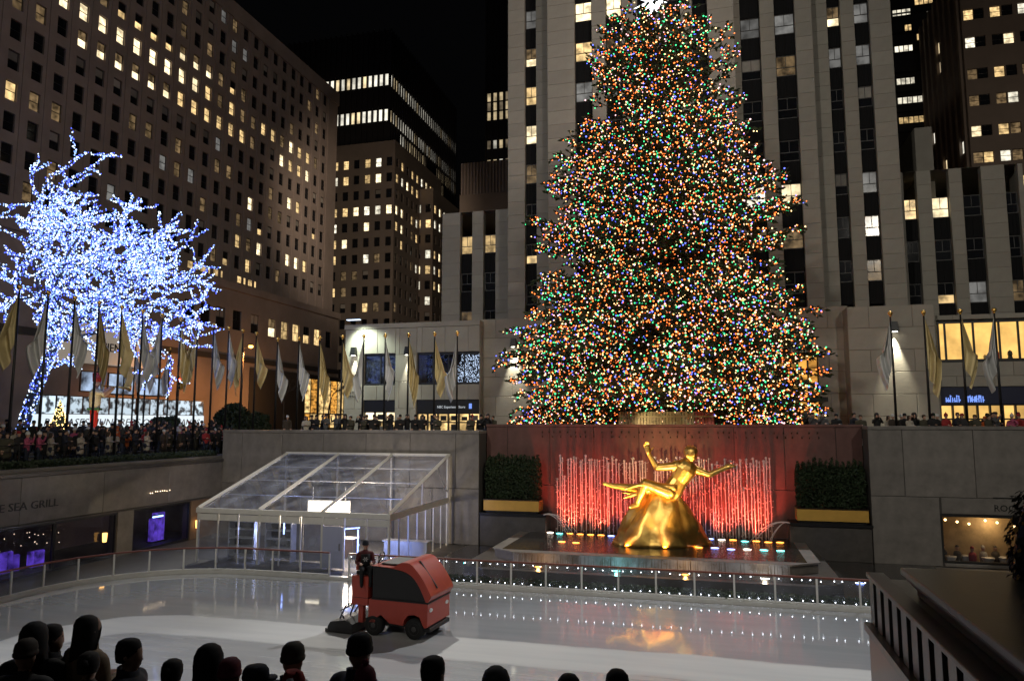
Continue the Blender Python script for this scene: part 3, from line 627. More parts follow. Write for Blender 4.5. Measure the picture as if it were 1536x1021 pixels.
for z, ri in zip(rowz, rowid):
    if z <= ZB0+0.4: continue
    for k, y in zip(range(-6, 21), cols_y):
        kind = LIT.get(ri, {}).get(k) or rr.choices(('dark', 'blind', 'dim', 'curtain'), (70, 16, 10, 4))[0]
        put('window', WIN['sash'][kind], lb, (XB-0.18, y, z), R(90))
# podium under it
XP = -62.5
pod = thing('podium_building', 'brown stone podium with storefront banners at the foot of the office block', 'building')
pz = onX(440, 497, XP).z; pys = [onX(p, 495, XP).y for p in (283, 307, 330, 355, 382, 408, 427, 444, 460, 476, 493)]
holes = [(y-30-0.95, y-30+0.95, pz-6.5-1.5, pz-6.5+1.2) for y in pys]
mb = MB(); wall_sheet(mb, (XP, 30, 6.5), (0, 1, 0), 85, 19.2, holes, 0.3); body(mb, XP-6, XP, 30, 115, 5.0, 25.7, ('right',)); mb.face([(XP, 30, 5), (XP, 115, 5), (XP, 115, 6.5), (XP, 30, 6.5)])
mb.build('wall', 'brownstone', pod); box('cornice', (XP-0.3, 30, 25.0), (XP+0.3, 115.2, 26.0), 'brownstone', pod); box('string_course', (XP+0.002, 30, 15.4), (XP+0.25, 115.1, 16.1), 'frame_grey', pod)
window_kinds('pod', 1.9, 2.7, 'frame_dark', 1)
for k, y in enumerate(pys): put('window', WIN['pod'][('dark', 'dark', 'blind', 'dark', 'blind', 'shade', 'lit', 'lit', 'half', 'lit', 'dark')[k]], pod, (XP-0.15, y, pz-1.5), R(90))
# small attic windows just above the podium roof
for p in (289, 308, 327, 362, 378):
    q = onX(p, 404+(p-289)*0.3, XB+0.05); mb = MB(); mb.box((-0.95, 0, 0), (0.95, 0.05, 0.08)); mb.box((-0.95, 0, 1.0), (0.95, 0.05, 1.08)); mb.face([(-0.95, 0.02, 0.08), (0.95, 0.02, 0.08), (0.95, 0.02, 1.0), (-0.95, 0.02, 1.0)], 1); mb.build('attic_window', ['frame_dark', 'lit_warm'], lb, q, R(90))
# storefront: cream sign fascia, lit upper shop, poster row and ticker
q0, q1 = onX(112, 545, XP+0.6), onX(236, 545, XP+0.6); zs = [onX(170, p, XP+0.6).z for p in (548, 492)]
mb = MB(); n = 10; arc = [(XP+0.1+1.1*math.sin(math.pi*k/n)**0.5, q0.y-4+(q1.y-q0.y+4)*k/n) for k in range(n+1)]
mb.rings([[(x, y, z) for x, y in arc]+[(XP+0.05, arc[-1][1], z), (XP+0.05, arc[0][1], z)] for z in zs]); mb.build('sign_fascia', mat('cream_sign', (0.62, 0.58, 0.5), 0.5, emit=(1, 0.86, 0.66), estr=0.16), pod)
text('lettering', 'CIEN', 1.25, 'frame_dark', pod, (XP+1.25, onX(150, 520, XP+1.2).y, onX(170, 528, XP+1.2).z), R(90), 0.03)
M['shop_cool'] = lit_mat('shop_cool', (0.55, 0.72, 1.0), 0.05, 0.9, 0.6)
for a, b, t_, bo in ((120, 160, 560, 590), (162, 205, 560, 592), (207, 255, 562, 592)):
    u, v = onX(a, 575, XP+0.1), onX(b, 575, XP+0.1); z0, z1 = onX(180, bo, XP).z, onX(180, t_, XP).z
    f = MB(); f.box((XP+0.01, u.y, z0), (XP+0.12, v.y-0.25, z0+0.12)); f.box((XP+0.01, u.y, z1-0.12), (XP+0.12, v.y-0.25, z1)); f.box((XP+0.01, u.y, z0+0.12), (XP+0.12, u.y+0.12, z1-0.12)); f = f.build('shop_window', 'frame_dark', pod)
    mb = MB(); mb.face([(XP+0.05, u.y+0.12, z0+0.12), (XP+0.05, v.y-0.25, z0+0.12), (XP+0.05, v.y-0.25, z1-0.12), (XP+0.05, u.y+0.12, z1-0.12)]); mb.build('pane', 'shop_cool', f)
M['poster'] = lit_mat('poster', (0.72, 0.88, 1.0), 0.06, 0.85, 1.3, contrast=(0.42, 0.55)); M['ticker'] = glow('ticker', (0.8, 0.92, 1.0), 0.95)
ps = [onX(p, 610, XP+0.3).y for p in (40, 62, 84, 104, 124, 144, 164, 184, 204, 225, 246, 267, 288, 306)]
z0, z1, z2 = onX(200, 640, XP+0.3).z, onX(200, 622, XP+0.3).z, onX(200, 597, XP+0.3).z
for k, (a, b) in enumerate(zip(ps, ps[1:])):
    p = box('poster_frame', (XP+0.15, a, z1), (XP+0.28, b, z2), 'frame_dark', pod); mb = MB(); mb.face([(XP+0.285, a+0.1, z1+0.05), (XP+0.285, b-0.1, z1+0.05), (XP+0.285, b-0.1, z2-0.08), (XP+0.285, a+0.1, z2-0.08)]); mb.build('poster', 'poster', p)
box('ticker_band', (XP+0.12, ps[0], z0), (XP+0.34, ps[-1], z1-0.02), 'ticker', pod)
text('lettering', 'RELEASES HUNDREDS OF THOUSANDS', 1.0, 'frame_dark', pod, (XP+0.36, onX(60, 635, XP).y, z0+0.2), R(90), 0.01, 0.2, 1.28)
mb = MB(); wall_b = onX(520, 600, XP).y
mb.box((XP+0.1, onX(372, 600, XP).y, PLAZA), (XP+0.2, wall_b, onX(450, 560, XP).z)); sh = mb.build('glazed_shopfront', 'frame_grey', pod)
ys_ = [onX(p, 600, XP).y for p in (455, 464, 474, 484, 494, 504, 514)]
for k, (a, b) in enumerate(zip(ys_, ys_[1:])):
    for z0_, z1_ in ((6.2, 8.4), (8.6, onX(450, 565, XP).z-0.2)):
        mb = MB(); mb.face([(XP+0.21, a+0.15, z0_), (XP+0.21, b-0.15, z0_), (XP+0.21, b-0.15, z1_), (XP+0.21, a+0.15, z1_)]); mb.build('pane', 'lit_shop' if (k+int(z0_)) % 3 else 'lit_amber', sh)

# ---- middle stone building with stepped top, and the black tower behind it
def far_building(name, label, x1, y0, w, d, z0, z1, mname, cw, chh, nfx, nfy, rows, ww, wh, litp, key, seed):
    """block seen on its front and right faces, windows cut into both"""
    t = thing(name, label, 'building'); rr = random.Random(seed); mb = MB(); x0 = x1-w
    fx = [(w*(k+0.5)/nfx) for k in range(nfx)]; fy = [(d*(k+0.5)/nfy) for k in range(nfy)]
    vz = [z1-z0-2.2-chh*(k+1) for k in range(rows)]; vz = [v for v in vz if v > 0.3]
    wall_sheet(mb, (x0, y0, z0), (1, 0, 0), w, z1-z0, [(u-ww/2, u+ww/2, v, v+wh) for u in fx for v in vz], 0.4)
    wall_sheet(mb, (x1, y0, z0), (0, 1, 0), d, z1-z0, [(u-ww/2, u+ww/2, v, v+wh) for u in fy for v in vz], 0.4)
    body(mb, x0, x1, y0, y0+d, z0, z1, ('front', 'right')); mb.build('wall', mname, t)
    for j, v in enumerate(vz):
        for i, u in enumerate(fx): put('window', WIN[key][litp(rr, j, i, 0)], t, (x0+u, y0+0.2, z0+v))
        for i, u in enumerate(fy): put('window', WIN[key][litp(rr, j, i, 1)], t, (x1-0.2, y0+u, z0+v), R(90))
    return t
window_kinds('mid', 1.4, 2.1)
def litm(rr, j, i, s):
    p = {0: .75, 1: .7, 2: .08, 3: .8, 4: .75, 5: .4, 6: .15, 7: .06, 8: .12}.get(j, 0.12)
    return rr.choice(('lit', 'white', 'lit', 'bright')) if rr.random() < p else rr.choices(('dark', 'blind', 'dim'), (8, 1, 1))[0]
q = onY(593, 210, 150)
far_building('stone_building', 'stepped brown stone building with square lit windows below the black tower', q.x, 150, 22, 30, PLAZA, q.z, 'brown_far', 0, 3.75, 8, 10, 17, 1.4, 2.1, litm, 'mid', 4)
q2 = onY(650, 282, 165)
far_building('stone_building', 'lower brown stone wing between the stepped building and the limestone tower', q2.x, 165, 10.5, 26, PLAZA, q2.z, 'brown_far', 0, 3.85, 4, 8, 13, 1.4, 2.1, litm, 'mid', 8)
def strip_tower(name, label, x1, y0, w, d, z0, z1, mname, bands, pitch, wh, seed, ribs=True):
    """tall slab of thin ribs; its narrow windows are a few pixels each, kept as one part per face"""
    t = thing(name, label, 'building'); rr = random.Random(seed); mb = MB(); x0 = x1-w; body(mb, x0, x1, y0, y0+d, z0, z1); mb.build('wall', mname, t)
    rb = MB(); lw = MB()
    for face, L in ((0, w), (1, d)):
        n = int(L/pitch)
        for k in range(n):
            u = L*(k+0.5)/n
            if ribs:
                if face == 0: rb.box((x0+u-pitch*0.62, y0-0.5, z0), (x0+u-pitch*0.38, y0-0.003, z1+0.4))
                else: rb.box((x1+0.003, y0+u-pitch*0.62, z0), (x1+0.5, y0+u-pitch*0.38, z1+0.4))
        for zf, pr, kind in bands:
            run = 0; on = False
            for k in range(n):
                u = L*(k+0.5)/n
                if run <= 0: on = rr.random() < pr; run = rr.randint(2, 7)
                run -= 1
                if not on: continue
                z = z1-(z1-z0)*zf; a = pitch*0.27; m = rr.choices((0, 1, 2), kind)[0]
                if face == 0: lw.face([(x0+u-a, y0-0.06, z), (x0+u+a, y0-0.06, z), (x0+u+a, y0-0.06, z+wh), (x0+u-a, y0-0.06, z+wh)], m)
                else: lw.face([(x1+0.06, y0+u-a, z), (x1+0.06, y0+u+a, z), (x1+0.06, y0+u+a, z+wh), (x1+0.06, y0+u-a, z+wh)], m)
    if ribs: stuff(rb.build('ribs', mname, t))
    stuff(lw.build('lit_windows', [M['lw_white'], M['lw_warm'], M['lw_dim']], t)); return t
M['lw_white'] = lit_mat('lw_white', (1, 0.94, 0.78), 0.35, 1.0, 0.3); M['lw_warm'] = lit_mat('lw_warm', (1, 0.78, 0.45), 0.25, 1.0, 0.3); M['lw_dim'] = lit_mat('lw_dim', (1, 0.78, 0.5), 0.08, 0.3, 0.3)
q = onY(586, 45, 200); b0 = [(0.165, 1.0, (5, 1, 0)), (0.27, 0.95, (4, 2, 1)), (0.315, 0.7, (1, 3, 2)), (0.36, 0.45, (1, 4, 2)), (0.43, 0.55, (1, 4, 1)), (0.475, 0.6, (1, 4, 1)), (0.52, 0.6, (1, 4, 1)), (0.565, 0.3, (1, 3, 2)), (0.61, 0.3, (0, 3, 2)), (0.66, 0.35, (0, 3, 2)), (0.71, 0.3, (0, 3, 2)), (0.76, 0.3, (0, 2, 3))]
bt = strip_tower('black_tower', 'black ribbed skyscraper with two bright rows of windows and a roof dome', q.x, 200, 60, 62, 20, q.z, 'dark_tower', b0, 1.85, 3.6, 5)
c = onY(559, 42, 212); mb = MB(); mb.smooth = True; mb.lathe([(2.7, -1.6), (2.9, 0), (2.6, 1.5), (1.6, 2.6), (0.05, 3.0)], 16); mb.build('roof_dome', mat('dome', (0.55, 0.5, 0.46), 0.7), bt, (c.x, c.y, q.z+2.0)); box('dome_base', (c.x-2, c.y-2, q.z), (c.x+2, c.y+2, q.z+0.6), 'frame_grey', bt)
q = onY(764, 130, 210)
strip_tower('slim_tower', 'dark slim tower edge with warm window rows left of the limestone tower', q.x+18, 210, 25.5, 30, 20, onY(764, -90, 210).z, 'dark_tower', [(0.38+0.022*k, (0.9, 0.8, 0.9, 0.5, 0.1, 0.9, 0.2, 0.6, 0, 0, 0, 0.1, 0.8, 0.9, 0.2, 0.8, 0.9, 0.1)[k], (1, 4, 2)) for k in range(18)], 1.9, 2.6, 6)
q = onY(762, 237, 120); ql = onY(690, 240, 120)
def litl(rr, j, i, s): return rr.choices(('white', 'curtain', 'dim', 'dark'), (3, 2, 2, 3))[0] if j < 2 else 'dark'
far_building('low_dark_block', 'low dark brown block with louvred top beside the limestone tower', q.x+4, 120, q.x+4-ql.x, 20, PLAZA, q.z-6.0, 'brown_far', 0, 4.2, 5, 4, 3, 1.4, 2.1, litl, 'mid', 3)
lv = thing('louvre_penthouse', 'dark brown louvred penthouse on top of the low block', 'penthouse'); box('core', (ql.x, 120.6, q.z-6.0), (q.x+4, 139, q.z), 'brown_far', lv)
mb = MB()
for k in range(22): mb.box((ql.x+0.15+k*(q.x+4-ql.x)/22, 120.3, q.z-5.9), (ql.x+0.4+k*(q.x+4-ql.x)/22, 120.59, q.z-0.1))
stuff(mb.build('louvres', 'brownstone', lv))

# ---- towers behind on the right
q = onY(1338, 100, 150)
glass_t = thing('glass_tower', 'dark glass office tower with broken rows of lit floors on the right', 'building'); zt = onY(1380, -160, 150).z; wx = onY(1432, 100, 150).x
mb = MB(); body(mb, q.x-8, wx, 150, 175, PLAZA, zt); mb.build('wall', 'dark_tower', glass_t)
rr = random.Random(12); rows = [(9, 2, 4), (22, 0, 2), (30, 3, 5), (46, 1, 2), (46, 3, 5), (59, 3, 5), (62, 2, 3), (77, 0, 2), (126, 0, 2), (136, 3, 5), (152, 3, 5), (155, 0, 3), (185, 0, 3), (182, 3, 5), (196, 4, 5), (228, 4, 5), (257, 4, 5)]
cw_ = (wx-q.x)/5.4
for k, (py, c0, c1) in enumerate(rows):
    z = onY(1375, py, 150).z; f = MB()
    w_ = (c1-c0)*cw_-0.6; f.box((0, 0, 0), (w_, 0.12, 0.12)); f.box((0, 0, 1.35), (w_, 0.12, 1.47))
    for j in range((c1-c0)*2+1): f.box((j*(w_-0.14)/((c1-c0)*2), -0.02, 0.12), (j*(w_-0.14)/((c1-c0)*2)+0.14, 0.1, 1.35))
    f = f.build('window_band', 'frame_dark', glass_t, (q.x+c0*cw_+0.5, 149.85, z)); mb = MB(); mb.face([(0, 0.07, 0.12), (w_, 0.07, 0.12), (w_, 0.07, 1.35), (0, 0.07, 1.35)]); mb.build('pane', 'lit_white' if k % 3 else 'lit_warm', f)
for j in range(60):
    z = PLAZA+20+j*4.0
    if z < zt: box('floor_edge', (q.x-8, 149.9, z), (wx, 149.998, z+0.35), 'frame_dark', glass_t)
window_kinds('right', 2.2, 2.5)
qa, zt = onY(1447, 100, 128), onY(1447, -60, 128).z
def litr(rr, j, i, s):
    if s == 2: return 'dark'
    return rr.choice(('lit', 'bright', 'white')) if rr.random() < (0.34 if j > 2 else 0.16) else rr.choices(('dark', 'dim'), (5, 2))[0]
t = thing('stone_tower', 'dark stone tower at the right edge with scattered lit windows', 'building'); rr = random.Random(31); w_, d_ = 40.0, 34.0
zz = [onY(1470, p, 128).z for p in (20, 62, 110, 150, 196, 236, 275)]; us = [onY(p, 150, 128).x-qa.x for p in (1462, 1477, 1503, 1521, 1546, 1562)]
mb = MB(); wall_sheet(mb, (qa.x, 128, PLAZA), (1, 0, 0), w_, zt-PLAZA, [(u-0.75, u+0.75, z-PLAZA-0.9, z-PLAZA+0.9) for u in us for z in zz], 0.4)
body(mb, qa.x, qa.x+w_, 128, 128+d_, PLAZA, zt, ('front',)); mb.build('wall', 'brown_far', t)
window_kinds('right', 1.5, 1.8)
for j, z in enumerate(zz):
    for i, u in enumerate(us): put('window', WIN['right'][litr(rr, j, i, 0)], t, (qa.x+u, 128.2, z-0.9))
lw = MB()
for j in range(22):
    z = zt-10-j*3.6
    for k in range(11):
        if rr.random() < (0.25 if j > 4 else 0.12): y = 130+k*2.9; lw.face([(qa.x-0.06, y+1.3, z), (qa.x-0.06, y, z), (qa.x-0.06, y, z+1.9), (qa.x-0.06, y+1.3, z+1.9)], rr.choice((0, 1, 1, 2)))
stuff(lw.build('lit_windows', [M['lw_white'], M['lw_warm'], M['lw_dim']], t))
mb = MB()
for k in range(12): mb.box((qa.x-0.5, 129+k*2.9-0.5, PLAZA), (qa.x-0.01, 129+k*2.9+0.3, zt))
stuff(mb.build('ribs', 'brown_far', t))

# ---- the limestone tower behind the tree
tw = thing('limestone_tower', 'tall limestone tower with dark vertical window bands behind the tree', 'building')
TOPZ = 58.0; BASEZ = 16.2
def bay(px0, px1, y, strips, z0, z1, py=100, lits={}, pitch=4.03, blocks=True):
    """one facet of the tower: piers between recessed bands of windows and spandrels"""
    x0, x1 = onY(px0, py, y).x, onY(px1, py, y).x; S = [(onY(a, py, y).x, onY(b, py, y).x) for a, b in strips]
    mb = MB(); wall_sheet(mb, (x0, y, z0), (1, 0, 0), x1-x0, z1-z0, [(a-x0, b-x0, 0.6, z1-z0-0.01) for a, b in S], 0.7)
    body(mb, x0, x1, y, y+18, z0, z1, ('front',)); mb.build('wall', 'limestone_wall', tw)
    edges = [x0]+[v for s in S for v in s]+[x1]
    if blocks:
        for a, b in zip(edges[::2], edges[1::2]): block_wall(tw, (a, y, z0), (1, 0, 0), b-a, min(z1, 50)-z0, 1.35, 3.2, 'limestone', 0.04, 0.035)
    base = 45.5*y/66+7.2*(1-y/66)
    for si, (a, b) in enumerate(S):
        w = b-a-0.04; key = f'tower{round(w, 2)}'
        if key not in WIN: window_kinds(key, w, 1.95, 'frame_grey', 1, 0.42)
        nlo = int((base-z0-0.6)/pitch); sp = MB().box((-w/2, 0, 0), (w/2, 0.12, pitch-2.0))
        for k in range(3): sp.box((-w/2+w*(k+0.5)/3-0.04, -0.05, 0.05), (-w/2+w*(k+0.5)/3+0.04, -0.001, pitch-2.05))
        sm = sp.mesh('spandrel_panel', ['spandrel'])
        for k in range(-nlo, 4):
            z = base+k*pitch
            if z+1.95 > z1 or z > 52: continue
            kind = lits.get((si, -k)) or rr.choices(('dark', 'curtain', 'blind', 'dim'), (9, 1.2, 1.2, 1.5))[0]
            put('window', WIN[key][kind], tw, ((a+b)/2, y+0.42, z))
            if z-(pitch-1.97) > z0+0.55: put('spandrel_panel', sm, tw, ((a+b)/2, y+0.38, z-(pitch-1.985)))
rr = random.Random(9)
bay(762, 822, 68, [(787, 804)], 6.0, TOPZ, lits={(0, 0): 'curtain', (0, 1): 'shade', (0, 2): 'lit', (0, 3): 'bright', (0, 4): 'dim', (0, 6): 'half', (0, 8): 'dim'})
bay(821, 1103, 66, [(862, 888), (909, 933), (957, 982), (1000, 1022), (1040, 1063)], BASEZ-1, TOPZ, lits={(0, 0): 'bright', (0, 1): 'lit', (0, 2): 'curtain', (1, 0): 'bright', (1, 1): 'dim', (4, 0): 'dark', (2, 1): 'dim', (0, 4): 'half'})
bay(1102, 1221, 68, [(1112, 1142), (1164, 1195)], BASEZ-1, TOPZ, lits={(0, 0): 'lit', (0, 1): 'curtain', (0, 2): 'blind', (1, 0): 'dark', (1, 1): 'curtain', (1, 2): 'dim', (1, 5): 'bright', (0, 5): 'white', (1, 3): 'dark'})
bay(1219, 1341, 70, [(1244, 1264), (1285, 1308)], BASEZ-1, TOPZ, lits={(0, 0): 'lit', (1, 0): 'lit', (0, 1): 'shade', (1, 1): 'curtain', (0, 2): 'curtain', (1, 2): 'curtain', (1, 3): 'blind', (1, 5): 'curtain', (0, 5): 'blind', (1, 6): 'dim'})
bay(1340, 1540, 74, [(1358, 1378), (1400, 1427), (1447, 1476), (1512, 1532)], BASEZ-2, onY(1440, 252, 74).z, py=330, lits={(1, 6): 'bright', (0, 6): 'lit', (0, 5): 'dim', (1, 4): 'shade', (2, 4): 'curtain', (1, 8): 'half', (2, 8): 'curtain', (0, 4): 'dim'})
bay(663, 764, 72, [(690, 708), (725, 743)], BASEZ-2, onY(700, 318, 72).z, py=400, lits={(0, 6): 'lit', (1, 6): 'lit', (0, 7): 'dark', (0, 8): 'dim', (1, 8): 'half'})
box('setback_block', (onY(1372, 190, 76).x, 76.2, 20), (onY(1398, 190, 76).x, 84, onY(1385, 190, 76).z), 'limestone_wall', tw)

# ---- base blocks of the tower
def base_block(name, label, px0, px1, y, ztop, holes_px, course=1.5, length=2.6, blocks=True):
    t = thing(name, label, 'building'); x0, x1 = onY(px0, 560, y).x, onY(px1, 560, y).x
    H = []
    for a, b, p, q_ in holes_px: H.append((onY(a, 560, y).x-x0, onY(b, 560, y).x-x0, max(onY(700, q_, y).z-PLAZA, 0.0), onY(700, p, y).z-PLAZA))
    mb = MB(); wall_sheet(mb, (x0, y, PLAZA), (1, 0, 0), x1-x0, ztop-PLAZA, H, 0.5); body(mb, x0, x1, y, y+9, PLAZA, ztop, ('front',)); mb.build('wall', 'limestone_wall', t)
    if blocks: block_wall(t, (x0, y, PLAZA), (1, 0, 0), x1-x0, ztop-PLAZA, course, length, 'limestone', 0.05, 0.045, H)
    return t, x0, x1, H
pl, plx0, plx1, H = base_block('store_building', 'low limestone store building with lit shopfronts left of the tree', 517, 720, 62, 15.75, [(546, 593, 527, 576), (625, 719, 527, 576), (546, 593, 599, 650), (625, 719, 599, 650)], 2.4, 2.2)
box('parapet', (plx0-0.05, 61.85, 15.76), (plx1, 63, 16.2), 'limestone', pl)
def shopfront(t, x0, x1, y, z0, z1, cols_, upper, lower, sign=None, disp=True, seed=1):
    rr = random.Random(seed); n = cols_; f = MB(); w = (x1-x0)/n
    for k in range(n+1): f.box((x0+k*w-0.06 if k else x0, y+0.2, z0), (x0+k*w+0.06 if k < n else x1, y+0.34, z1))
    for z in (z0, (z0+z1)/2, z1-0.12): f.box((x0+0.06, y+0.21, z), (x1-0.06, y+0.33, z+0.12))
    f = f.build('shopfront_frame', 'frame_dark', t)
    for k in range(n):
        for j in range(2):
            a, b = x0+k*w+0.06, x0+(k+1)*w-0.06; zz0 = z0+0.12 if j == 0 else (z0+z1)/2+0.12; zz1 = (z0+z1)/2 if j == 0 else z1-0.12
            mb = MB(); mb.face([(a, y+0.45, zz0), (b, y+0.45, zz0), (b, y+0.45, zz1), (a, y+0.45, zz1)]); mb.build('pane', lower if j == 0 else upper, f)
            if disp and rr.random() < 0.75: mb = MB(); mb.box((a+w*0.18, y+0.36, zz0+0.1), (b-w*0.18, y+0.43, zz0+(zz1-zz0)*rr.uniform(0.55, 0.9))); mb.build('display_panel', 'frame_dark' if rr.random() < 0.7 else 'blind', f)
def hole_box(H, x0, i): h = H[i]; return x0+h[0], x0+h[1], PLAZA+h[2], PLAZA+h[3]
a, b, z0, z1 = hole_box(H, plx0, 2); box('sign_band', (a, 62.15, z1-1.0), (b, 62.5, z1), 'frame_dark', pl); shopfront(pl, a, b, 62, z0, z1-1.0, 3, 'lit_bright', 'lit_shop', seed=2)
a, b, z0, z1 = hole_box(H, plx0, 3); box('sign_band', (a, 62.15, z1-1.15), (b, 62.5, z1), 'frame_dark', pl); shopfront(pl, a, b, 62, z0, z1-1.15, 6, 'lit_shop', 'lit_shop', seed=3)
M['sign_text'] = glow('sign_text', (0.8, 0.85, 0.9), 0.55); M['sign_blue'] = glow('sign_blue', (0.2, 0.35, 1.0), 1.0)
tx_ = text('lettering', 'NBC Experience Store', 0.5, 'sign_text', pl, (onY(655, 606, 62).x, 62.12, z1-0.75), 0, 0.01); sc_ = (onY(697, 606, 62).x-onY(655, 606, 62).x)/max(v.co.x for v in tx_.data.vertices); tx_.scale = (sc_, sc_*1.15, 1)
box('sign_badge', (onY(703, 606, 62).x, 62.08, z1-0.8), (onY(707, 606, 62).x, 62.12, z1-0.35), 'sign_blue', pl)
M['sky_pane'] = mat('upper_pane', (0.015, 0.016, 0.02), 0.04, spec=0.8, var=0.2, scale=1)
for i in (0, 1):
    a, b, z0, z1 = hole_box(H, plx0, i); f = MB(); n = 2+2*i; w = (b-a)/n
    for k in range(n+1): f.box((a+k*w-(0.05 if k else 0), 62.2, z0), (a+k*w+(0.05 if k < n else 0), 62.32, z1))
    f.box((a+0.05, 62.21, z0), (b-0.05, 62.31, z0+0.2)); f.box((a+0.05, 62.21, z1-0.2), (b-0.05, 62.31, z1)); f = f.build('window', 'frame_dark', pl)
    for k in range(n): mb = MB(); mb.face([(a+k*w+0.05, 62.27, z0+0.2), (a+(k+1)*w-0.05, 62.27, z0+0.2), (a+(k+1)*w-0.05, 62.27, z1-0.2), (a+k*w+0.05, 62.27, z1-0.2)]); mb.build('pane', 'sky_pane' if i == 0 else 'shop_glass', f)
# glowing specks standing in for lights reflected in the wide window, and its dark room
a, b, z0, z1 = hole_box(H, plx0, 1); mb = MB(); mb.face([(a, 64.4, z0), (b, 64.4, z0), (b, 64.4, z1), (a, 64.4, z1)]); mb.face([(a, 62.5, z0), (b, 62.5, z0), (b, 64.4, z0), (a, 64.4, z0)]); mb.build('display_room', 'frame_dark', pl)
rr = random.Random(17); mb = MB(); M['cool_glow'] = glow('cool_glow', (0.62, 0.78, 1.0), 2.6)
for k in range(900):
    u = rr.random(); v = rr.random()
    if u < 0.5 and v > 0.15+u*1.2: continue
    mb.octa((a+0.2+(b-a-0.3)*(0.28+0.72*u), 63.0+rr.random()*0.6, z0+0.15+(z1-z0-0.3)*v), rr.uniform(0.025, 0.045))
lc = thing('reflection_glints', 'tiny white glints standing in for reflections in the wide upper store window', 'lights'); stuff(mb.build('lights', 'cool_glow', lc)); box('added_bar', (a+2, 63.2, z1-0.1), (b-0.2, 63.3, z1-0.02), 'frame_dark', lc)
mb = MB(); rr = random.Random(23)   # two short lines of dark letters, too small to read
for x0_, n, py in ((518, 9, 588), (523, 5, 594)):
    for k in range(n): q = onY(x0_+k*2.4, py, 61.9); mb.box((q.x, 61.9, q.z-0.14), (q.x+0.04, 61.945, q.z+rr.uniform(0.05, 0.15))); mb.box((q.x+0.04, 61.9, q.z-0.02), (q.x+0.09, 61.945, q.z+0.03))
stuff(mb.build('lettering', 'frame_dark', pl))
# central base behind the tree, with amber lit entrance bays
mid_, mx0, mx1, H = base_block('tower_base', 'plain limestone base of the tower behind the tree with amber lit entrances', 719, 1276, 63, 16.4, [(866, 928, 556, 650), (1138, 1228, 540, 650)], 1.75, 3.0)
for i in (0, 1):
    a, b, z0, z1 = hole_box(H, mx0, i); shopfront(mid_, a, b, 63, z0, z1, 4+2*i, 'lit_amber', 'lit_amber', disp=False, seed=5+i); box('canopy', (a-0.3, 60.8, z0+2.6), (b+0.3, 63.0, z0+2.95), 'frame_dark', mid_)
rb_, rx0, rx1, H = base_block('store_building', 'plain limestone corner block with wall lamp right of the tree', 1275, 1407, 61, 16.0, [], 1.75, 2.6)
sb_, sx0, sx1, H = base_block('store_building', 'limestone shop building with wide yellow lit window at the right edge', 1406, 1580, 62.5, 15.3, [(1409, 1580, 503, 557), (1409, 1580, 588, 650)], 2.4, 2.6)
a, b, z0, z1 = hole_box(H, sx0, 0); f = MB()
for p in (1409, 1419, 1462, 1501, 1530, 1560): x = onY(p, 530, 62.5).x; f.box((x, 62.7, z0), (x+0.14, 62.82, z1))
f.box((a, 62.71, z0), (b, 62.81, z0+0.25)); f.box((a, 62.71, z1-0.25), (b, 62.81, z1)); f = f.build('window', 'frame_dark', sb_)
M['lit_store'] = lit_mat('lit_store', (1, 0.58, 0.16), 0.75, 1.25, 0.7)
mb = MB(); mb.face([(a, 64.6, z0), (b, 64.6, z0), (b, 64.6, z1), (a, 64.6, z1)]); mb.face([(a, 62.9, z1-0.02), (b, 62.9, z1-0.02), (b, 64.6, z1-0.02), (a, 64.6, z1-0.02)]); mb.build('store_interior', 'lit_store', f)
for k, (px, py, c, s) in enumerate(((1497, 542, (0.6, 0.02, 0.01), 0.28), (1465, 545, (0.3, 0.2, 0.1), 0.22), (1478, 542, (0.5, 0.4, 0.2), 0.2), (1516, 545, (0.02, 0.03, 0.02), 0.3))):
    q = onY(px, py, 63.6); dm = mat('display', c, 0.5); mb = MB(); mb.lathe([(s*0.7, 0), (s*0.8, 0.1), (s*0.45, s*1.6), (s*0.6, s*2.0), (s*0.5, s*2.7), (0.02, s*3.1)], 10); d = tag(mb.build('shop_display', [dm], None, (q.x, 63.6, z0+0.02)), ('red display figure in the yellow lit shop window', 'brown display item at the left of the yellow shop window', 'tan display item near the middle of the yellow window', 'dark green display tree in the yellow shop window')[k], 'display')
a, b, z0, z1 = hole_box(H, sx0, 1); box('sign_band', (a, 62.6, z1-1.3), (b, 63, z1), mat('navy', (0.012, 0.016, 0.05), 0.4), sb_); shopfront(sb_, a, b, 62.5, z0, z1-1.3, 9, 'lit_store', 'lit_store', disp=False, seed=6)
rr = random.Random(4); mb = MB()
for x0_, n in ((1419, 7), (1452, 8)):
    for k in range(n):
        q = onY(x0_+k*3.2, 597, 62.5); hgt = rr.uniform(0.3, 0.55); mb.box((q.x, 62.55, q.z-0.3), (q.x+0.06, 62.59, q.z-0.3+hgt)); mb.box((q.x+0.06, 62.55, q.z-0.3+hgt*rr.random()), (q.x+0.13, 62.59, q.z-0.3+hgt*rr.random()+0.06))
stuff(mb.build('sign_glyphs', 'sign_blue', sb_))
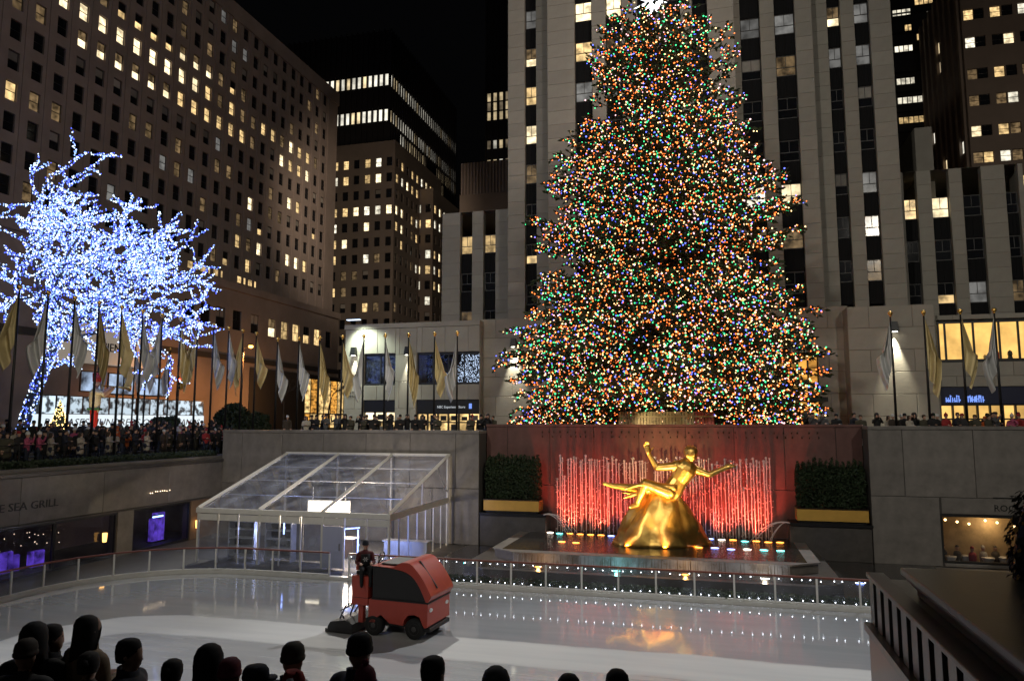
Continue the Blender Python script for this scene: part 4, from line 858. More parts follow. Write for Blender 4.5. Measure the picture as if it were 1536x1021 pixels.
# wall lamps
def wall_lamp(px, py, y, lab, en, col):
    q = onY(px, py, y-0.45); t = thing('wall_lamp', lab, 'lamp', (q.x, y, q.z))
    mb = MB(); mb.rings([[(-0.26, -0.72, 0), (0.26, -0.72, 0), (0.26, -0.2, 0), (-0.26, -0.2, 0)], [(-0.20, -0.6, 0.75), (0.20, -0.6, 0.75), (0.20, -0.2, 0.75), (-0.20, -0.2, 0.75)]]); mb.build('hood', 'steel_black', t)
    box('bracket', (-0.06, -0.2, 0.2), (0.06, -0.04, 0.5), 'steel_black', t)
    mb = MB(); mb.lathe([(0.2, -0.03), (0.2, -0.008)], 10, (0, -0.46, 0)); mb.build('lens', M['lamp_lens'], t)
    lamp('wall_lamp_light', 'SPOT', (q.x, y-0.27, q.z-0.06), en*1.3, col, (q.x, y-0.06, q.z-6), 44, 0.8, 0.08)
M['lamp_lens'] = glow('lamp_lens', (1, 0.95, 0.75), 9)
wall_lamp(770, 520, 63, 'black wall lamp on the tower base just left of the tree', 3600, (1, 0.95, 0.74))
wall_lamp(1342, 497, 61, 'black wall lamp on the corner block right of the tree', 3600, (1, 0.93, 0.70))
wall_lamp(530, 533, 62, 'black wall lamp on the left end pier of the store building', 1300, (1, 0.97, 0.78))
wall_lamp(611, 532, 62, 'black wall lamp on the middle pier of the store building', 1300, (1, 0.96, 0.76))
# roof floodlight over the store corner
q = onY(530, 489, 60.6); t = thing('roof_floodlight', 'bright floodlight on the roof edge at the store corner', 'lamp', (q.x, q.y, 16.0))
mb = MB(); mb.box((-0.7, -0.15, 0.5), (0.7, 0.25, 0.62)); mb.build('housing', 'frame_grey', t); mb = MB(); mb.box((-0.65, -0.12, 0.44), (0.65, 0.2, 0.495)); mb.build('tube', M['cool_glow'], t); MB().tube([(0, 0.05, 0.55), (0, 1.4, 0.4), (0, 1.6, 0.2)], 0.04).build('arm', 'frame_grey', t)
lamp('roof_flood_light', 'SPOT', (q.x, 60.5, 16.35), 2600, (0.86, 1.0, 0.80), (q.x+1.0, 62, 12.5), 110, 0.8, 0.3)

# ================================================================ CHRISTMAS TREE
rr = random.Random(42)
TX, TY, TZ0, TZ1 = -3.15, 51.0, PLAZA, onY(985, 18, 51.0).z
xt = thing('christmas_tree', 'huge spruce covered in multicoloured lights behind the red wall', 'tree', (TX, TY, TZ0)); HT = TZ1-TZ0
prof = [(0.02, 8.2), (0.06, 9.0), (0.12, 9.8), (0.2, 10.2), (0.27, 10.3), (0.36, 8.8), (0.45, 8.2), (0.55, 7.4), (0.63, 6.5), (0.72, 5.8), (0.8, 5.0), (0.88, 4.1), (0.94, 2.7), (0.985, 1.2), (1.0, 0.3)]
def pr(t):
    for (a, ra), (b, rb) in zip(prof, prof[1:]):
        if t <= b: return ra+(rb-ra)*max(0, (t-a)/(b-a))
    return 0.2
mb = MB(); mb.tube([(0, 0, 0), (0.05, 0, HT*0.3), (0.0, 0.05, HT*0.7), (0, 0, HT)], [0.55, 0.42, 0.2, 0.04], 12); mb.build('trunk', 'bark', xt)
BN = ['orange', 'green', 'warm', 'blue', 'pink']
bc = {'orange': ((1, 0.17, 0.03), 4.2), 'green': ((0.05, 0.9, 0.30), 2.6), 'warm': ((1, 0.66, 0.28), 4.2), 'blue': ((0.10, 0.14, 1.0), 4.5), 'pink': ((1, 0.55, 0.60), 3.0)}
for k in BN: M['bulb_'+k] = glow('bulb_'+k, *bc[k])
fol = MB(); lim = MB(); bul = MB(); nbr = 620
def tuft(c, d, s):
    a = d.cross(Vector((0, 0, 1))); a = a.normalized() if a.length > 0.01 else Vector((1, 0, 0)); b = a.cross(d).normalized()
    for v in (a, b*0.8, (a+b).normalized()*0.8):
        v = v*s*rr.uniform(0.2, 0.34); fol.face([c-v*0.3, c+v+d*s*0.45, c+d*s, c-v+d*s*0.45])
for i in range(nbr):
    t = 1-(1-(i+rr.random())/nbr)**0.62*0.985; t = min(max(t, 0.045), 0.995); z = HT*t; az = i*2.39996+rr.uniform(-0.4, 0.4)
    L = pr(t)*(0.74+0.34*rr.random()+0.10*noise.noise((math.cos(az)*1.5, math.sin(az)*1.5, t*9)))
    rise = 0.55 if t > 0.75 else (0.22 if t > 0.4 else -0.02); dirh = Vector((math.cos(az), math.sin(az), 0)); n = max(4, int(L*1.6)); pts = []
    for k in range(n+1):
        u = k/n; pts.append(dirh*L*u+Vector((0, 0, z-HT*0.012+L*(rise*u-0.30*u*u*(1-t)+0.12*u**4)))+Vector((rr.gauss(0, 0.05), rr.gauss(0, 0.05), rr.gauss(0, 0.04)))*u)
    for p_ in pts:
        lo_ = 1.3+1.1*noise.noise((p_.x*0.35, p_.y*0.35, 4))+(1.5 if p_.y < -1.5 and abs(p_.x-0.8) < 4.2 else 0)
        p_.z = max(p_.z, lo_ if p_.y+TY > 45.2 else max(lo_, 2.5+0.25*(45.2-p_.y-TY)))
    lim.tube(pts, [0.10*(1-t*0.6)*(1-0.85*k/n)+0.012 for k in range(n+1)], 5)
    for k in range(1, n+1):
        u = k/n; p0, p1 = pts[k-1], pts[k]; d = (p1-p0).normalized(); side = d.cross(Vector((0, 0, 1))).normalized()
        if u < 0.2 and rr.random() < 0.5: continue
        for s in (-1, 1):
            tl = (0.55+0.75*(1-abs(u-0.55)))*min(1.2, 0.35+L*0.13)*rr.uniform(0.7, 1.25); td = (side*s*0.85+d*0.75+Vector((0, 0, rr.uniform(-0.30, 0.12)))).normalized(); q0 = p0.lerp(p1, rr.random())
            m = max(3, int(tl*4.5))
            for j in range(m):
                v = (j+0.6)/m; c = q0+td*tl*v+Vector((0, 0, -0.12*v*v*tl)); dd = (td+Vector((rr.gauss(0, 0.55), rr.gauss(0, 0.55), rr.gauss(0, 0.45)))).normalized()
                tuft(c, dd, rr.uniform(0.26, 0.48))
                if rr.random() < 0.62*(0.45+0.55*u): tuft(c, Vector((rr.gauss(0, 1), rr.gauss(0, 1), rr.gauss(-0.3, 1))).normalized(), rr.uniform(0.2, 0.36))
                if rr.random() < 0.80*(0.25+0.75*u): bul.octa(c+Vector((rr.gauss(0, 0.10), rr.gauss(0, 0.10), rr.gauss(0.02, 0.10))), rr.uniform(0.038, 0.066), rr.choices(range(5), (40, 20, 20, 10, 10))[0])
        tuft(p1, d, 0.45)
    for k in range(6): bul.octa(pts[-1]+Vector((rr.gauss(0, 0.15), rr.gauss(0, 0.15), rr.gauss(0, 0.15))), 0.045, rr.choices(range(5), (36, 22, 20, 12, 10))[0])
print('tree', len(fol.f), len(bul.f)//8)
stuff(fol.build('crown', 'needle', xt)); stuff(lim.build('branches', 'bark', xt)); stuff(bul.build('light_bulbs', ['bulb_'+k for k in BN], xt))
M['star'] = glow('star_light', (0.85, 0.92, 1.0), 5.0); mb = MB()
for k in range(12):    # faceted crystal star with long rays
    a = math.pi*2*k/12+0.26; Lr = 1.5 if k % 2 == 0 else 1.0; c = Vector((math.cos(a), 0, math.sin(a))); s = Vector((-math.sin(a), 0, math.cos(a)))
    base = [c*0.25+s*0.16, c*0.25+Vector((0, 0.16, 0)), c*0.25-s*0.16, c*0.25-Vector((0, 0.16, 0))]; tip = c*Lr
    for j in range(4): mb.face([base[j], base[(j+1) % 4], tip])
    f = Vector((0, -1 if k % 2 else 1, 0))*0.7+c*0.35
    for j in range(4): mb.face([base[j]*0.6, base[(j+1) % 4]*0.6, f])
mb.ball((0, 0, 0), 0.32, 10); st = mb.build('star', 'star', xt, (0.0, 0, HT+0.85)); MB().tube([(0, 0, HT-0.3), (0, 0, HT+0.7)], 0.05).build('star_mount', 'steel_black', xt)
# wooden barricade round the trunk
q0, q1 = onY(928, 627, 45.4), onY(1072, 627, 45.4); bw = thing('barricade', 'pale slatted barricade in front of the tree trunk', 'fence', (q0.x, 45.4, PLAZA)); n = 30; wb = (q1.x-q0.x)/n
M['slat'] = mat('slat', (0.50, 0.38, 0.20), 0.6, var=0.15, scale=3, rand=0.12); M['slat_red'] = mat('slat_red', (0.55, 0.14, 0.10), 0.6, rand=0.1, var=0.1)
hb = onY(1000, 617, 45.4).z-PLAZA; sl = MB().box((0, 0, 0.05), (wb-0.03, 0.04, hb)).mesh('slat', ['slat']); sl2 = MB().box((0, 0, 0.05), (wb-0.03, 0.04, hb)).mesh('slat', ['slat_red'])
for k in range(n): put('slat', sl if k < 24 else sl2, bw, (k*wb, 0, 0))
for z in (0.5, hb-0.35): box('rail', (0, -0.05, z), (n*wb, -0.003, z+0.10), 'slat', bw)
for k in range(4): box('post', (k*n*wb/3.2, 0.05, 0), (k*n*wb/3.2+0.1, 0.15, hb), 'slat', bw)

lamp('barricade_fill', 'SPOT', (-4.5, 44.0, 7.0), 260, (1, 0.82, 0.5), (-2.6, 45.5, 6.9), 120, 0.8, 0.15)  # added lamp without a fixture, brightens the barricade under the tree
# ================================================================ TREE WRAPPED IN BLUE-WHITE LIGHTS
rr = random.Random(77); base = onX(30, 655, -42); base.z = PLAZA
bt_ = thing('lit_tree', 'bare street tree wrapped in dense blue white lights at the left', 'tree', base); seg = []
def grow(p, d, L, r, depth):
    n = 4; q = p.copy(); pts = [q.copy()]
    for k in range(n):
        d = (d+Vector((rr.gauss(0, 0.16), rr.gauss(0, 0.16), rr.gauss(0.02, 0.12)))).normalized(); q = q+d*L/n; pts.append(q.copy())
    seg.append((pts, r, r*0.68, depth))
    if depth == 0: return
    for k in range(3 if depth > 2 else rr.choice((2, 3))):
        a = d.orthogonal(); a.rotate(Matrix.Rotation(rr.random()*6.28, 3, d)); nd = (d*0.75+a*rr.uniform(0.45, 0.95)); nd.z = nd.z*0.8+rr.uniform(-0.15, 0.2); grow(pts[-1] if rr.random() < 0.6 else pts[3], nd.normalized(), L*rr.uniform(0.66, 0.84), r*0.62, depth-1)
T0 = [Vector((0, 0, 0)), Vector((0.1, 0.4, 2.2)), Vector((0.4, 0.9, 4.4)), Vector((0.5, 1.7, 6.6))]
seg.append((T0, 0.34, 0.24, 6)); NT = 1
for d, L in ((Vector((0.1, 0.75, 0.55)), 4.0), (Vector((0.3, 0.55, 1.1)), 4.8), (Vector((-0.2, -0.1, 1.2)), 5.4), (Vector((0.2, -0.6, 0.9)), 5.0), (Vector((0.0, 0.25, 1.3)), 5.8), (Vector((0.3, 0.95, 0.22)), 4.1), (Vector((0.7, 0.1, 0.5)), 3.4), (Vector((-0.2, 0.4, 1.0)), 4.0), (Vector((0.1, -0.9, 0.35)), 3.4)): grow(T0[-1], d.normalized(), L*1.12, 0.16, 4)
seg = [seg[0]]+[([T0[-1]+Vector((v.x, v.y*0.68, v.z*0.82)) for v in [p-T0[-1] for p in pts]], r0, r1, dp) for pts, r0, r1, dp in seg[1:]]
br = MB(); led = MB()
for pts, r0, r1, dp in seg:
    br.tube(pts, [r0+(r1-r0)*k/(len(pts)-1) for k in range(len(pts))], 6 if dp > 2 else 4)
    for a, b in zip(pts, pts[1:]):
        L = (b-a).length; n = int(L/(0.009 if dp > 4 else 0.045 if dp > 1 else 0.05))
        for k in range(n):
            if rr.random() < 0.12: continue
            j = r0+0.015 if dp > 4 else r0*0.8+0.05; v = Vector((rr.gauss(0, 1), rr.gauss(0, 1), rr.gauss(0, 0.7))).normalized()*j*rr.uniform(0.85, 1.6 if dp < 5 else 1.15)
            led.octa(a.lerp(b, (k+rr.random())/max(n, 1))+v, rr.uniform(0.036, 0.068), 0 if rr.random() < 0.34 else (1 if rr.random() < 0.6 else 2))
print('led tree', len(led.f)//8)
M['led_w'] = glow('led_w', (0.60, 0.78, 1.0), 3.2); M['led_b'] = glow('led_b', (0.08, 0.13, 1.0), 2.6); M['led_m'] = glow('led_m', (0.22, 0.40, 1.0), 2.4)
tr = MB(); tr.tube(T0, [0.34, 0.3, 0.27, 0.24], 10); tr.build('trunk', 'bark_led', bt_); stuff(br.build('branches', 'bark_led', bt_)); stuff(led.build('light_bulbs', ['led_w', 'led_b', 'led_m'], bt_))

# ================================================================ FLAGPOLES
def flag_mesh(seed, m):
    """limp flag hanging from a pole: hoist along the pole, fly edge fallen in folds"""
    r = random.Random(seed); nu, nv = 15, 15; mb = MB(); H = r.uniform(3.6, 4.3); Wd = r.uniform(0.5, 0.95); ph = r.random()*6; sgn = r.choice((1, 1, -1)); k1 = r.uniform(2.8, 4.6); V = []
    belly = r.uniform(0.35, 0.6)
    for j in range(nv+1):
        v = j/nv
        for i in range(nu+1):
            u = i/nu; wv = (math.sin(math.pi*min(1, v/(2*belly))/1.0*0.5) if v < belly else 1-0.55*((v-belly)/(1-belly))**1.5); x = u*Wd*wv*sgn*(0.9+0.1*math.sin(v*5+ph))
            y = 0.20*math.sin(u*k1*math.pi+ph+v*1.2)*min(1, u*2.5)*min(1, v*2.2+0.1); z = -v*H*(0.62+0.38*u**0.8)-u*0.25*v+0.05*math.sin(u*9+ph)*v
            V.append((x+0.05*sgn, y, z))
    for j in range(nv):
        for i in range(nu): a = j*(nu+1)+i; mb.f.append((a, a+1, a+nu+2, a+nu+1)); mb.m.append(0)
    mb.v = V; mb.smooth = True; return mb.mesh('flag', [m])
FG = [flag_mesh(k, 'cloth_gold') for k in range(4)]; FS = [flag_mesh(k+10, 'cloth_silver') for k in range(4)]
ball = MB(); ball.smooth = True; ball.ball((0, 0, 0.14), 0.13, 10); ball.lathe([(0.05, -0.05), (0.06, 0.02)], 8); ball = ball.mesh('finial', ['gold'])
rr = random.Random(15)
def flagpole(x, y, z0, top, lab, grp, gold, k):
    t = thing('flagpole', lab, 'flagpole', (x, y, z0), 0, grp); h = top-z0-0.25
    key = round(h, 2)
    if key not in PM: mb = MB(); mb.smooth = True; mb.tube([(0, 0, 0), (0, 0, h*0.5), (0, 0, h)], [0.075, 0.065, 0.045], 8); PM[key] = mb.mesh('pole', ['steel_black'])
    put('pole', PM[key], t); put('finial', ball, t, (0, 0, h)); put('flag', (FG if gold else FS)[k % 4], t, (0, 0, h-0.25), YAW+rr.uniform(-0.5, 0.4)+(math.pi if rr.random() < 0.28 else 0)); 
    b = MB().lathe([(0.16, 0), (0.16, 0.08), (0.09, 0.14)], 10); put('base', PM.setdefault('b', b.mesh('base', ['bronze'])), t)
PM = {}
colr = [1, 1, 0, 0, 1, 1, 0, 0, 1, 1, 0, 0, 1, 1]
for k in range(-1, 13):
    flagpole(XS-2.0, 28.34+1.65*k if k < 13 else 0, 5.0, 13.95, f'flagpole with {"gold" if colr[k+1] else "silver"} flag, {ordn[k+1]} from the left above the hedge', 'flagpoles along the left side', colr[k+1], k+5)
for k, (px, g_) in enumerate(((417, 0), (449, 0), (480, 1), (514, 1), (546, 0), (578, 0), (613, 1), (652, 1), (686, 0))):
    q = onY(px, 502, 45.0); flagpole(q.x, 45.0, PLAZA, 13.05, f'flagpole with {"gold" if g_ else "silver"} flag, {ordn[k]} from the left along the parapet above the tent', 'flagpoles above the tent', g_, k+2)
for k, (px, g_) in enumerate(((1335, 0), (1385, 1), (1440, 1), (1491, 0))):
    q = onY(px, 466, 45.0); flagpole(q.x, 45.0, PLAZA, 13.35, f'flagpole with {"gold" if g_ else "silver"} flag, {ordn[k]} right of the tree', 'flagpoles right of the tree', g_, k+7)
for k, px in enumerate((150, 189, 204, 221, 256)):
    q = onX(px, 514, -48); flagpole(-48, q.y, PLAZA, 14.0, f'distant flagpole with silver flag, {ordn[k]} of the row farther back on the left', 'flagpoles farther back on the left', k == 1, k)
lamp('flag_fill', 'SPOT', (-8, 8, 16), 5200, (1, 0.90, 0.70), (-33, 38, 11), 60, 0.8, 0.5)  # fill lamps added in mid-air to brighten the flags
lamp('flag_fill', 'SPOT', (4, 20, 18), 4200, (1, 0.90, 0.72), (-22, 45, 10), 50, 0.8, 0.5)

# ================================================================ GLASS TENT
tx0, tx1, ty0, ty1, ze, zb = -26.0, -15.2, 33.5, 41.75, 2.62, 5.15
tent = thing('skate_tent', 'white framed clear panel tent with sloping roof beside the rink', 'tent')
nb = 3; bays = [tx0+(tx1-tx0)*k/nb for k in range(nb+1)]
def beam(name, a, b, w, m='white_metal'): mb = MB(); mb.tube([a, b], w, 4); return mb.build(name, m, tent)
for k, x in enumerate(bays):
    beam('rafter', (x, ty0-0.05, ze+0.1), (x, ty1-0.02, zb+0.05), 0.11); beam('post', (x, ty0, 0), (x, ty0, ze), 0.075); beam('post', (x, ty1-0.15, 0), (x, ty1-0.15, zb-0.02), 0.07)
box('eaves_beam', (tx0-0.1, ty0-0.12, ze-0.14), (tx1+0.1, ty0+0.02, ze+0.12), 'white_metal', tent, 0.02); box('ridge_beam', (tx0-0.1, ty1-0.10, zb-0.02), (tx1+0.1, ty1+0.1, zb+0.14), 'white_metal', tent)
for k in range(nb):
    for j in range(4):
        a, b = j/4, (j+1)/4; x0, x1 = bays[k]+0.09, bays[k+1]-0.09; mb = MB(); z = lambda u: ze+0.06+(zb-ze-0.02)*u; y = lambda u: ty0+(ty1-ty0-0.1)*u
        mb.face([(x0, y(a), z(a)), (x1, y(a), z(a)), (x1, y(b), z(b)), (x0, y(b), z(b))]); mb.build('roof_panel', 'clear', tent)
        if j: mb = MB(); mb.tube([(x0-0.05, y(a), z(a)-0.06), (x1+0.05, y(a), z(a)-0.06)], 0.035, 5); mb.build('purlin', 'white_metal', tent)
for k in range(9):
    x0 = tx0+(tx1-tx0)*k/9; x1 = tx0+(tx1-tx0)*(k+1)/9
    if k != 6: mb = MB(); mb.face([(x0+0.06, ty0, 0.1), (x1-0.06, ty0, 0.1), (x1-0.06, ty0, ze-0.16), (x0+0.06, ty0, ze-0.16)]); mb.build('wall_panel', 'clear', tent)
    if k % 3: beam('mullion', (x0, ty0, 0), (x0, ty0, ze-0.1), 0.045)
    box('head_panel', (x0+0.06, ty0-0.03, ze-0.50), (x1-0.06, ty0-0.005, ze-0.17), 'white_metal', tent)
mb = MB(); mb.face([(tx1, ty0, 0.1), (tx1, ty1, 0.1), (tx1, ty1, ze), (tx1, ty0, ze)]); mb.build('end_panel', 'clear', tent)
mb = MB(); mb.face([(tx1, ty0, ze), (tx1, ty1, ze), (tx1, ty1, zb)]); mb.build('gable_panel', 'clear', tent); box('end_beam', (tx1-0.06, ty0, ze-0.2), (tx1+0.06, ty1, ze+0.1), 'white_metal', tent)
for k in range(1, 7): y = ty0+(ty1-ty0)*k/7; beam('mullion', (tx1, y, 0), (tx1, y, ze), 0.045)
beam('post', (tx1, ty0+4.2, ze), (tx1, ty0+4.2, ze+1.3), 0.05); beam('brace', (tx1, ty0+6.4, zb-0.65), (tx1, ty1-0.1, ze+0.4), 0.05)
dp = MB(); dp.box((0, -0.03, 0.05), (1.1, 0.03, 2.05)); d = dp.build('door', mat('door_blue', (0.42, 0.45, 0.62), 0.35, 0.1), tent, (tx0+(tx1-tx0)*6/9+0.05, ty0-0.02, 0)); 
mb = MB(); mb.tube([(0.95, -0.08, 0.9), (0.95, -0.08, 1.25)], 0.02, 6); mb.build('handle', 'chrome', d)
M['panel_light'] = glow('panel_light', (1, 0.82, 0.52), 5, True)
q = onY(493, 760, 37.5); t = thing('panel_light', 'bright warm rectangular light panel inside the glass tent', 'light', (q.x, 37.5, q.z-0.3)); box('diffuser', (-1.25, -0.06, 0), (1.25, -0.02, 0.62), 'panel_light', t); box('tray', (-1.3, -0.018, -0.05), (1.3, 0.06, 0.67), 'white_metal', t); [MB().tube([(x_, 0.02, 0.67), (x_, 0.02, 1.4)], 0.02, 5).build('hanger', 'white_metal', t) for x_ in (-1, 1)]
M['blue_led'] = glow('blue_led', (0.30, 0.42, 1.0), 6, True)
for k, (a, b, lab) in enumerate((((-18.2, 33.75, 1.85), (-16.9, 33.75, 2.0), 'blue white tube light across the tent doorway'), ((-21.2, 33.9, 1.5), (-21.2, 33.9, 2.1), 'short upright blue tube light at the middle tent bay'), ((-17.0, 33.8, 0.4), (-17.0, 33.8, 1.9), 'tall upright blue tube light beside the tent door'))):
    t = thing('tube_light', lab, 'light'); MB().tube([a, b], 0.035, 6).build('tube', 'blue_led', t); c = (Vector(a)+Vector(b))/2; box('bracket', (c.x-0.05, c.y+0.04, c.z-0.05), (c.x+0.05, c.y+0.1, c.z+0.05), 'white_metal', t)
lamp('tent_light', 'POINT', (-19, 36.6, 2.0), 700, (1, 0.80, 0.55), radius=0.4); lamp('tent_blue_light', 'POINT', (-16.6, 34.8, 1.4), 190, (0.35, 0.45, 1.0), radius=0.2); lamp('tent_blue_light', 'POINT', (-22.6, 35.0, 1.4), 120, (0.4, 0.5, 1.0), radius=0.2)
for k, (x, lab) in enumerate(((-24.8, 'skate shelf at the left end of the tent'), (-22.6, 'skate shelf with blue lit edges in the second tent bay'))):
    s = thing('skate_shelf', lab, 'shelf', (x, 34.4, 0))
    for sx_ in (0, 1.5): box('side', (sx_-0.03, 0, 0), (sx_+0.03, 0.5, 2.0), 'white_metal', s)
    for z in (0.2, 0.65, 1.1, 1.55, 1.95): box('board', (0.03, 0, z), (1.47, 0.5, z+0.04), 'white_metal', s)
    box('back', (0.03, 0.5, 0.1), (1.47, 0.53, 1.95), 'frame_dark', s)
for k in range(2):
    c = thing('counter', ('rental counter in the middle of the tent', 'white counter near the right end of the tent')[k], 'counter', (-21.0+k*4.2, 36.4, 0)); box('body', (0, 0, 0), (2.4, 0.6, 0.95), ('warm_wall', 'white_metal')[k], c, 0.01); box('top', (-0.06, -0.06, 0.95), (2.46, 0.66, 1.0), 'white_metal', c)
pt = thing('partition', 'pale partition wall in the middle bays of the tent', 'partition', (-21.7, 34.9, 0)); 
for k in range(3): box('panel', (k*1.05, 0, 0.05), (k*1.05+1.0, 0.05, 1.95), 'blind', pt)

# ================================================================ RINK BARRIERS
M['rink_led'] = glow('rink_led', (0.85, 0.92, 1.0), 9)
def barrier(label, pts, lights, group=None):
    t = thing('rink_barrier', label, 'barrier'); P = [Vector((*p, 0)) for p in pts]; cum = [0]
    for a, b in zip(P, P[1:]): cum.append(cum[-1]+(b-a).length)
    def at(s):
        for i in range(len(P)-1):
            if s <= cum[i+1]+1e-6: return P[i].lerp(P[i+1], (s-cum[i])/(cum[i+1]-cum[i]))
        return P[-1].copy()
    n = max(1, round(cum[-1]/1.5)); q = [at(cum[-1]*k/n) for k in range(n+1)]
    for k, p in enumerate(q): MB().box((-0.035, -0.035, 0.14), (0.035, 0.035, 1.14)).build('post', 'white_metal', t, p, math.atan2((q[min(k+1, n)]-q[max(k-1, 0)]).y, (q[min(k+1, n)]-q[max(k-1, 0)]).x))
    mbr = MB(); mbk = MB(); led = MB()
    for a, b in zip(q, q[1:]):
        d = (b-a).normalized(); nn = Vector((d.y, -d.x, 0))
        mb = MB(); e = d*0.05; mb.face([a+e+Vector((0, 0, 0.22)), b-e+Vector((0, 0, 0.22)), b-e+Vector((0, 0, 1.12)), a+e+Vector((0, 0, 1.12))]); mb.build('glass_panel', 'rink_glass', t)
        mb = MB(); mb.rings([[a-nn*0.06+Vector((0, 0, z)), b-nn*0.06+Vector((0, 0, z)), b+nn*0.06+Vector((0, 0, z)), a+nn*0.06+Vector((0, 0, z))] for z in (1.15, 1.21)]); mb.build('handrail', 'rail_red', t)
        mb = MB(); mb.rings([[a-nn*0.05+Vector((0, 0, z)), b-nn*0.05+Vector((0, 0, z)), b+nn*0.05+Vector((0, 0, z)), a+nn*0.05+Vector((0, 0, z))] for z in (0.145, 0.215)]); mb.build('kick_rail', 'white_metal', t)
        if lights:
            for z in (0.30, 1.07):
                for j in range(4): led.octa(a.lerp(b, (j+0.5)/4+random.uniform(-0.04, 0.04))+nn*0.07+Vector((0, 0, z+random.uniform(-0.03, 0.03))), 0.022)
    if lights: stuff(led.build('string_lights', 'rink_led', t))
arc = [(-21.6+6.15*math.cos(R(a)), 25.25+6.15*math.sin(R(a))) for a in range(180, 89, -9)]
barrier('glass rink barrier curving round the left end of the ice', [(-27.75, 14)]+arc+[(-17.2, 31.4)], False)
barrier('straight glass rink barrier with tiny white lights below the fountain', [(-16.2, 31.4), (13, 31.4)], True)
# planting strip just behind the far barrier
rr = random.Random(8); hd = thing('low_planting', 'low strip of dark plants behind the lit glass barrier', 'plants', (-14.5, 31.75, 0.0)); 
def f(): return Vector((rr.random()*24, rr.gauss(0, 0.12), 0.1+rr.random()*0.32))
leaves(9000, f, 0.04, 0.09, rr).build('foliage', 'leaf_green', hd); box('trough', (0, -0.22, 0.0), (24, 0.22, 0.12), 'granite_dark', hd)

# ================================================================ GILDED FIGURE ON A MOUND (plain stand-in)
SX, SY, SZ = -2.75, 39.8, 0.86
stt = thing('gilded_statue', 'gilded reclining figure on a rounded gold mound in the fountain', 'statue', (SX, SY, SZ), YAW)
mb = MB(); mb.smooth = True; n = 64; rings = []; prof2 = [(2.62, 0), (2.52, 0.18), (2.40, 0.4), (2.26, 0.65), (2.12, 0.9), (1.98, 1.15), (1.84, 1.4), (1.68, 1.65), (1.52, 1.9), (1.34, 2.15), (1.14, 2.4), (0.94, 2.62), (0.7, 2.84), (0.45, 3.02), (0.2, 3.12), (0.04, 3.14)]
for w, z in prof2:   # craggy rock with a broad sloping foot
    ring = []
    for a in range(n):
        ca, sa = math.cos(a*6.283/n), math.sin(a*6.283/n); f_ = min(w, 1)*(0.55*noise.noise((ca*1.7, sa*1.7, z*0.45+5))+0.26*noise.noise((ca*4.1, sa*4.1, z*1.3+2))+0.10*noise.noise((ca*9, sa*9, z*2.5)))
        ring.append(((w+f_)*ca+0.06*z, 0.58*(w+f_*0.8)*sa, z))
    rings.append(ring)
mb.rings(rings); mb.build('rock', 'gold', stt)
V = Vector
def hand(p, d, up, s, m=0):
    """palm with four unequal bent fingers and a thumb leaving its side"""
    d = V(d).normalized(); up = V(up).normalized(); si = d.cross(up).normalized(); p = V(p); out = [(p, 0.042*s, p+d*0.07*s, 0.040*s, m)]
    for k, L in enumerate((0.062, 0.078, 0.074, 0.055)):
        b = p+d*0.085*s+si*(k-1.5)*0.026*s; c = b+d*L*0.55*s-up*0.008*s; e = c+d*L*0.45*s-up*0.03*s; out += [(b, 0.0125*s, c, 0.011*s, m), (c, 0.011*s, e, 0.009*s, m)]
    b = p+d*0.015*s-si*0.04*s; out.append((b, 0.015*s, b+(d*0.55-si*0.75).normalized()*0.065*s, 0.011*s, m)); return out
k = 3.0
P0 = V((0.55, -0.55, 2.75)); CH = V((1.25, -0.6, 3.85)); NK = V((1.45, -0.6, 4.25))
caps = [(P0, 0.46, P0.lerp(CH, 0.5), 0.40, 0, (1, .8, 1)), (P0.lerp(CH, 0.5), 0.40, CH, 0.50, 0, (1, .8, 1)), (CH+V((-0.42, 0, 0.22)), 0.25, CH+V((0.38, 0, 0.02)), 0.25, 0), (CH, 0.2, NK+V((0.05, 0, 0.1)), 0.16, 0),
        (NK+V((0.12, -0.02, 0.38)), 0.28, NK+V((0.17, -0.04, 0.52)), 0.27, 0), (NK+V((0.2, -0.14, 0.24)), 0.16, NK+V((0.18, -0.1, 0.34)), 0.2, 0), (NK+V((0.24, -0.32, 0.38)), 0.05, NK+V((0.24, -0.30, 0.46)), 0.04, 0),
        # near leg bent, foot on the rock; far leg stretched out
        (P0+V((-0.2, -0.2, -0.05)), 0.32, V((-0.85, -0.75, 3.15)), 0.23, 0), (V((-0.85, -0.75, 3.15)), 0.22, V((-1.25, -0.65, 2.15)), 0.12, 0), (V((-1.25, -0.65, 2.08)), 0.12, V((-1.62, -0.75, 1.98)), 0.09, 0),
        (P0+V((-0.2, 0.2, 0.02)), 0.32, V((-1.15, -0.1, 2.85)), 0.22, 0), (V((-1.15, -0.1, 2.85)), 0.21, V((-2.45, -0.1, 3.0)), 0.12, 0), (V((-2.45, -0.1, 3.0)), 0.12, V((-2.9, -0.15, 3.12)), 0.08, 0),
        # arm reaching out to the right, other arm leaning back
        (CH+V((0.42, 0, 0.05)), 0.21, V((2.45, -0.75, 3.62)), 0.15, 0), (V((2.45, -0.75, 3.62)), 0.145, V((3.25, -0.8, 3.95)), 0.10, 0),
        (CH+V((-0.5, 0, 0.2)), 0.21, V((-0.15, -0.35, 3.95)), 0.15, 0), (V((-0.15, -0.35, 3.95)), 0.145, V((-0.55, -0.3, 4.65)), 0.10, 0)]
caps = [(c_[0], c_[1]*1.2, c_[2], c_[3]*1.2)+tuple(c_[4:]) for c_ in caps]
caps += hand((3.32, -0.8, 3.98), (1, 0, 0.35), (0, -0.3, 1), 3.5)+hand((-0.58, -0.3, 4.75), (-0.2, 0, 1), (0, 1, 0.1), 3.5)
put('figure', voxel('figure', caps, 0.035, ['gold'], 4), stt)
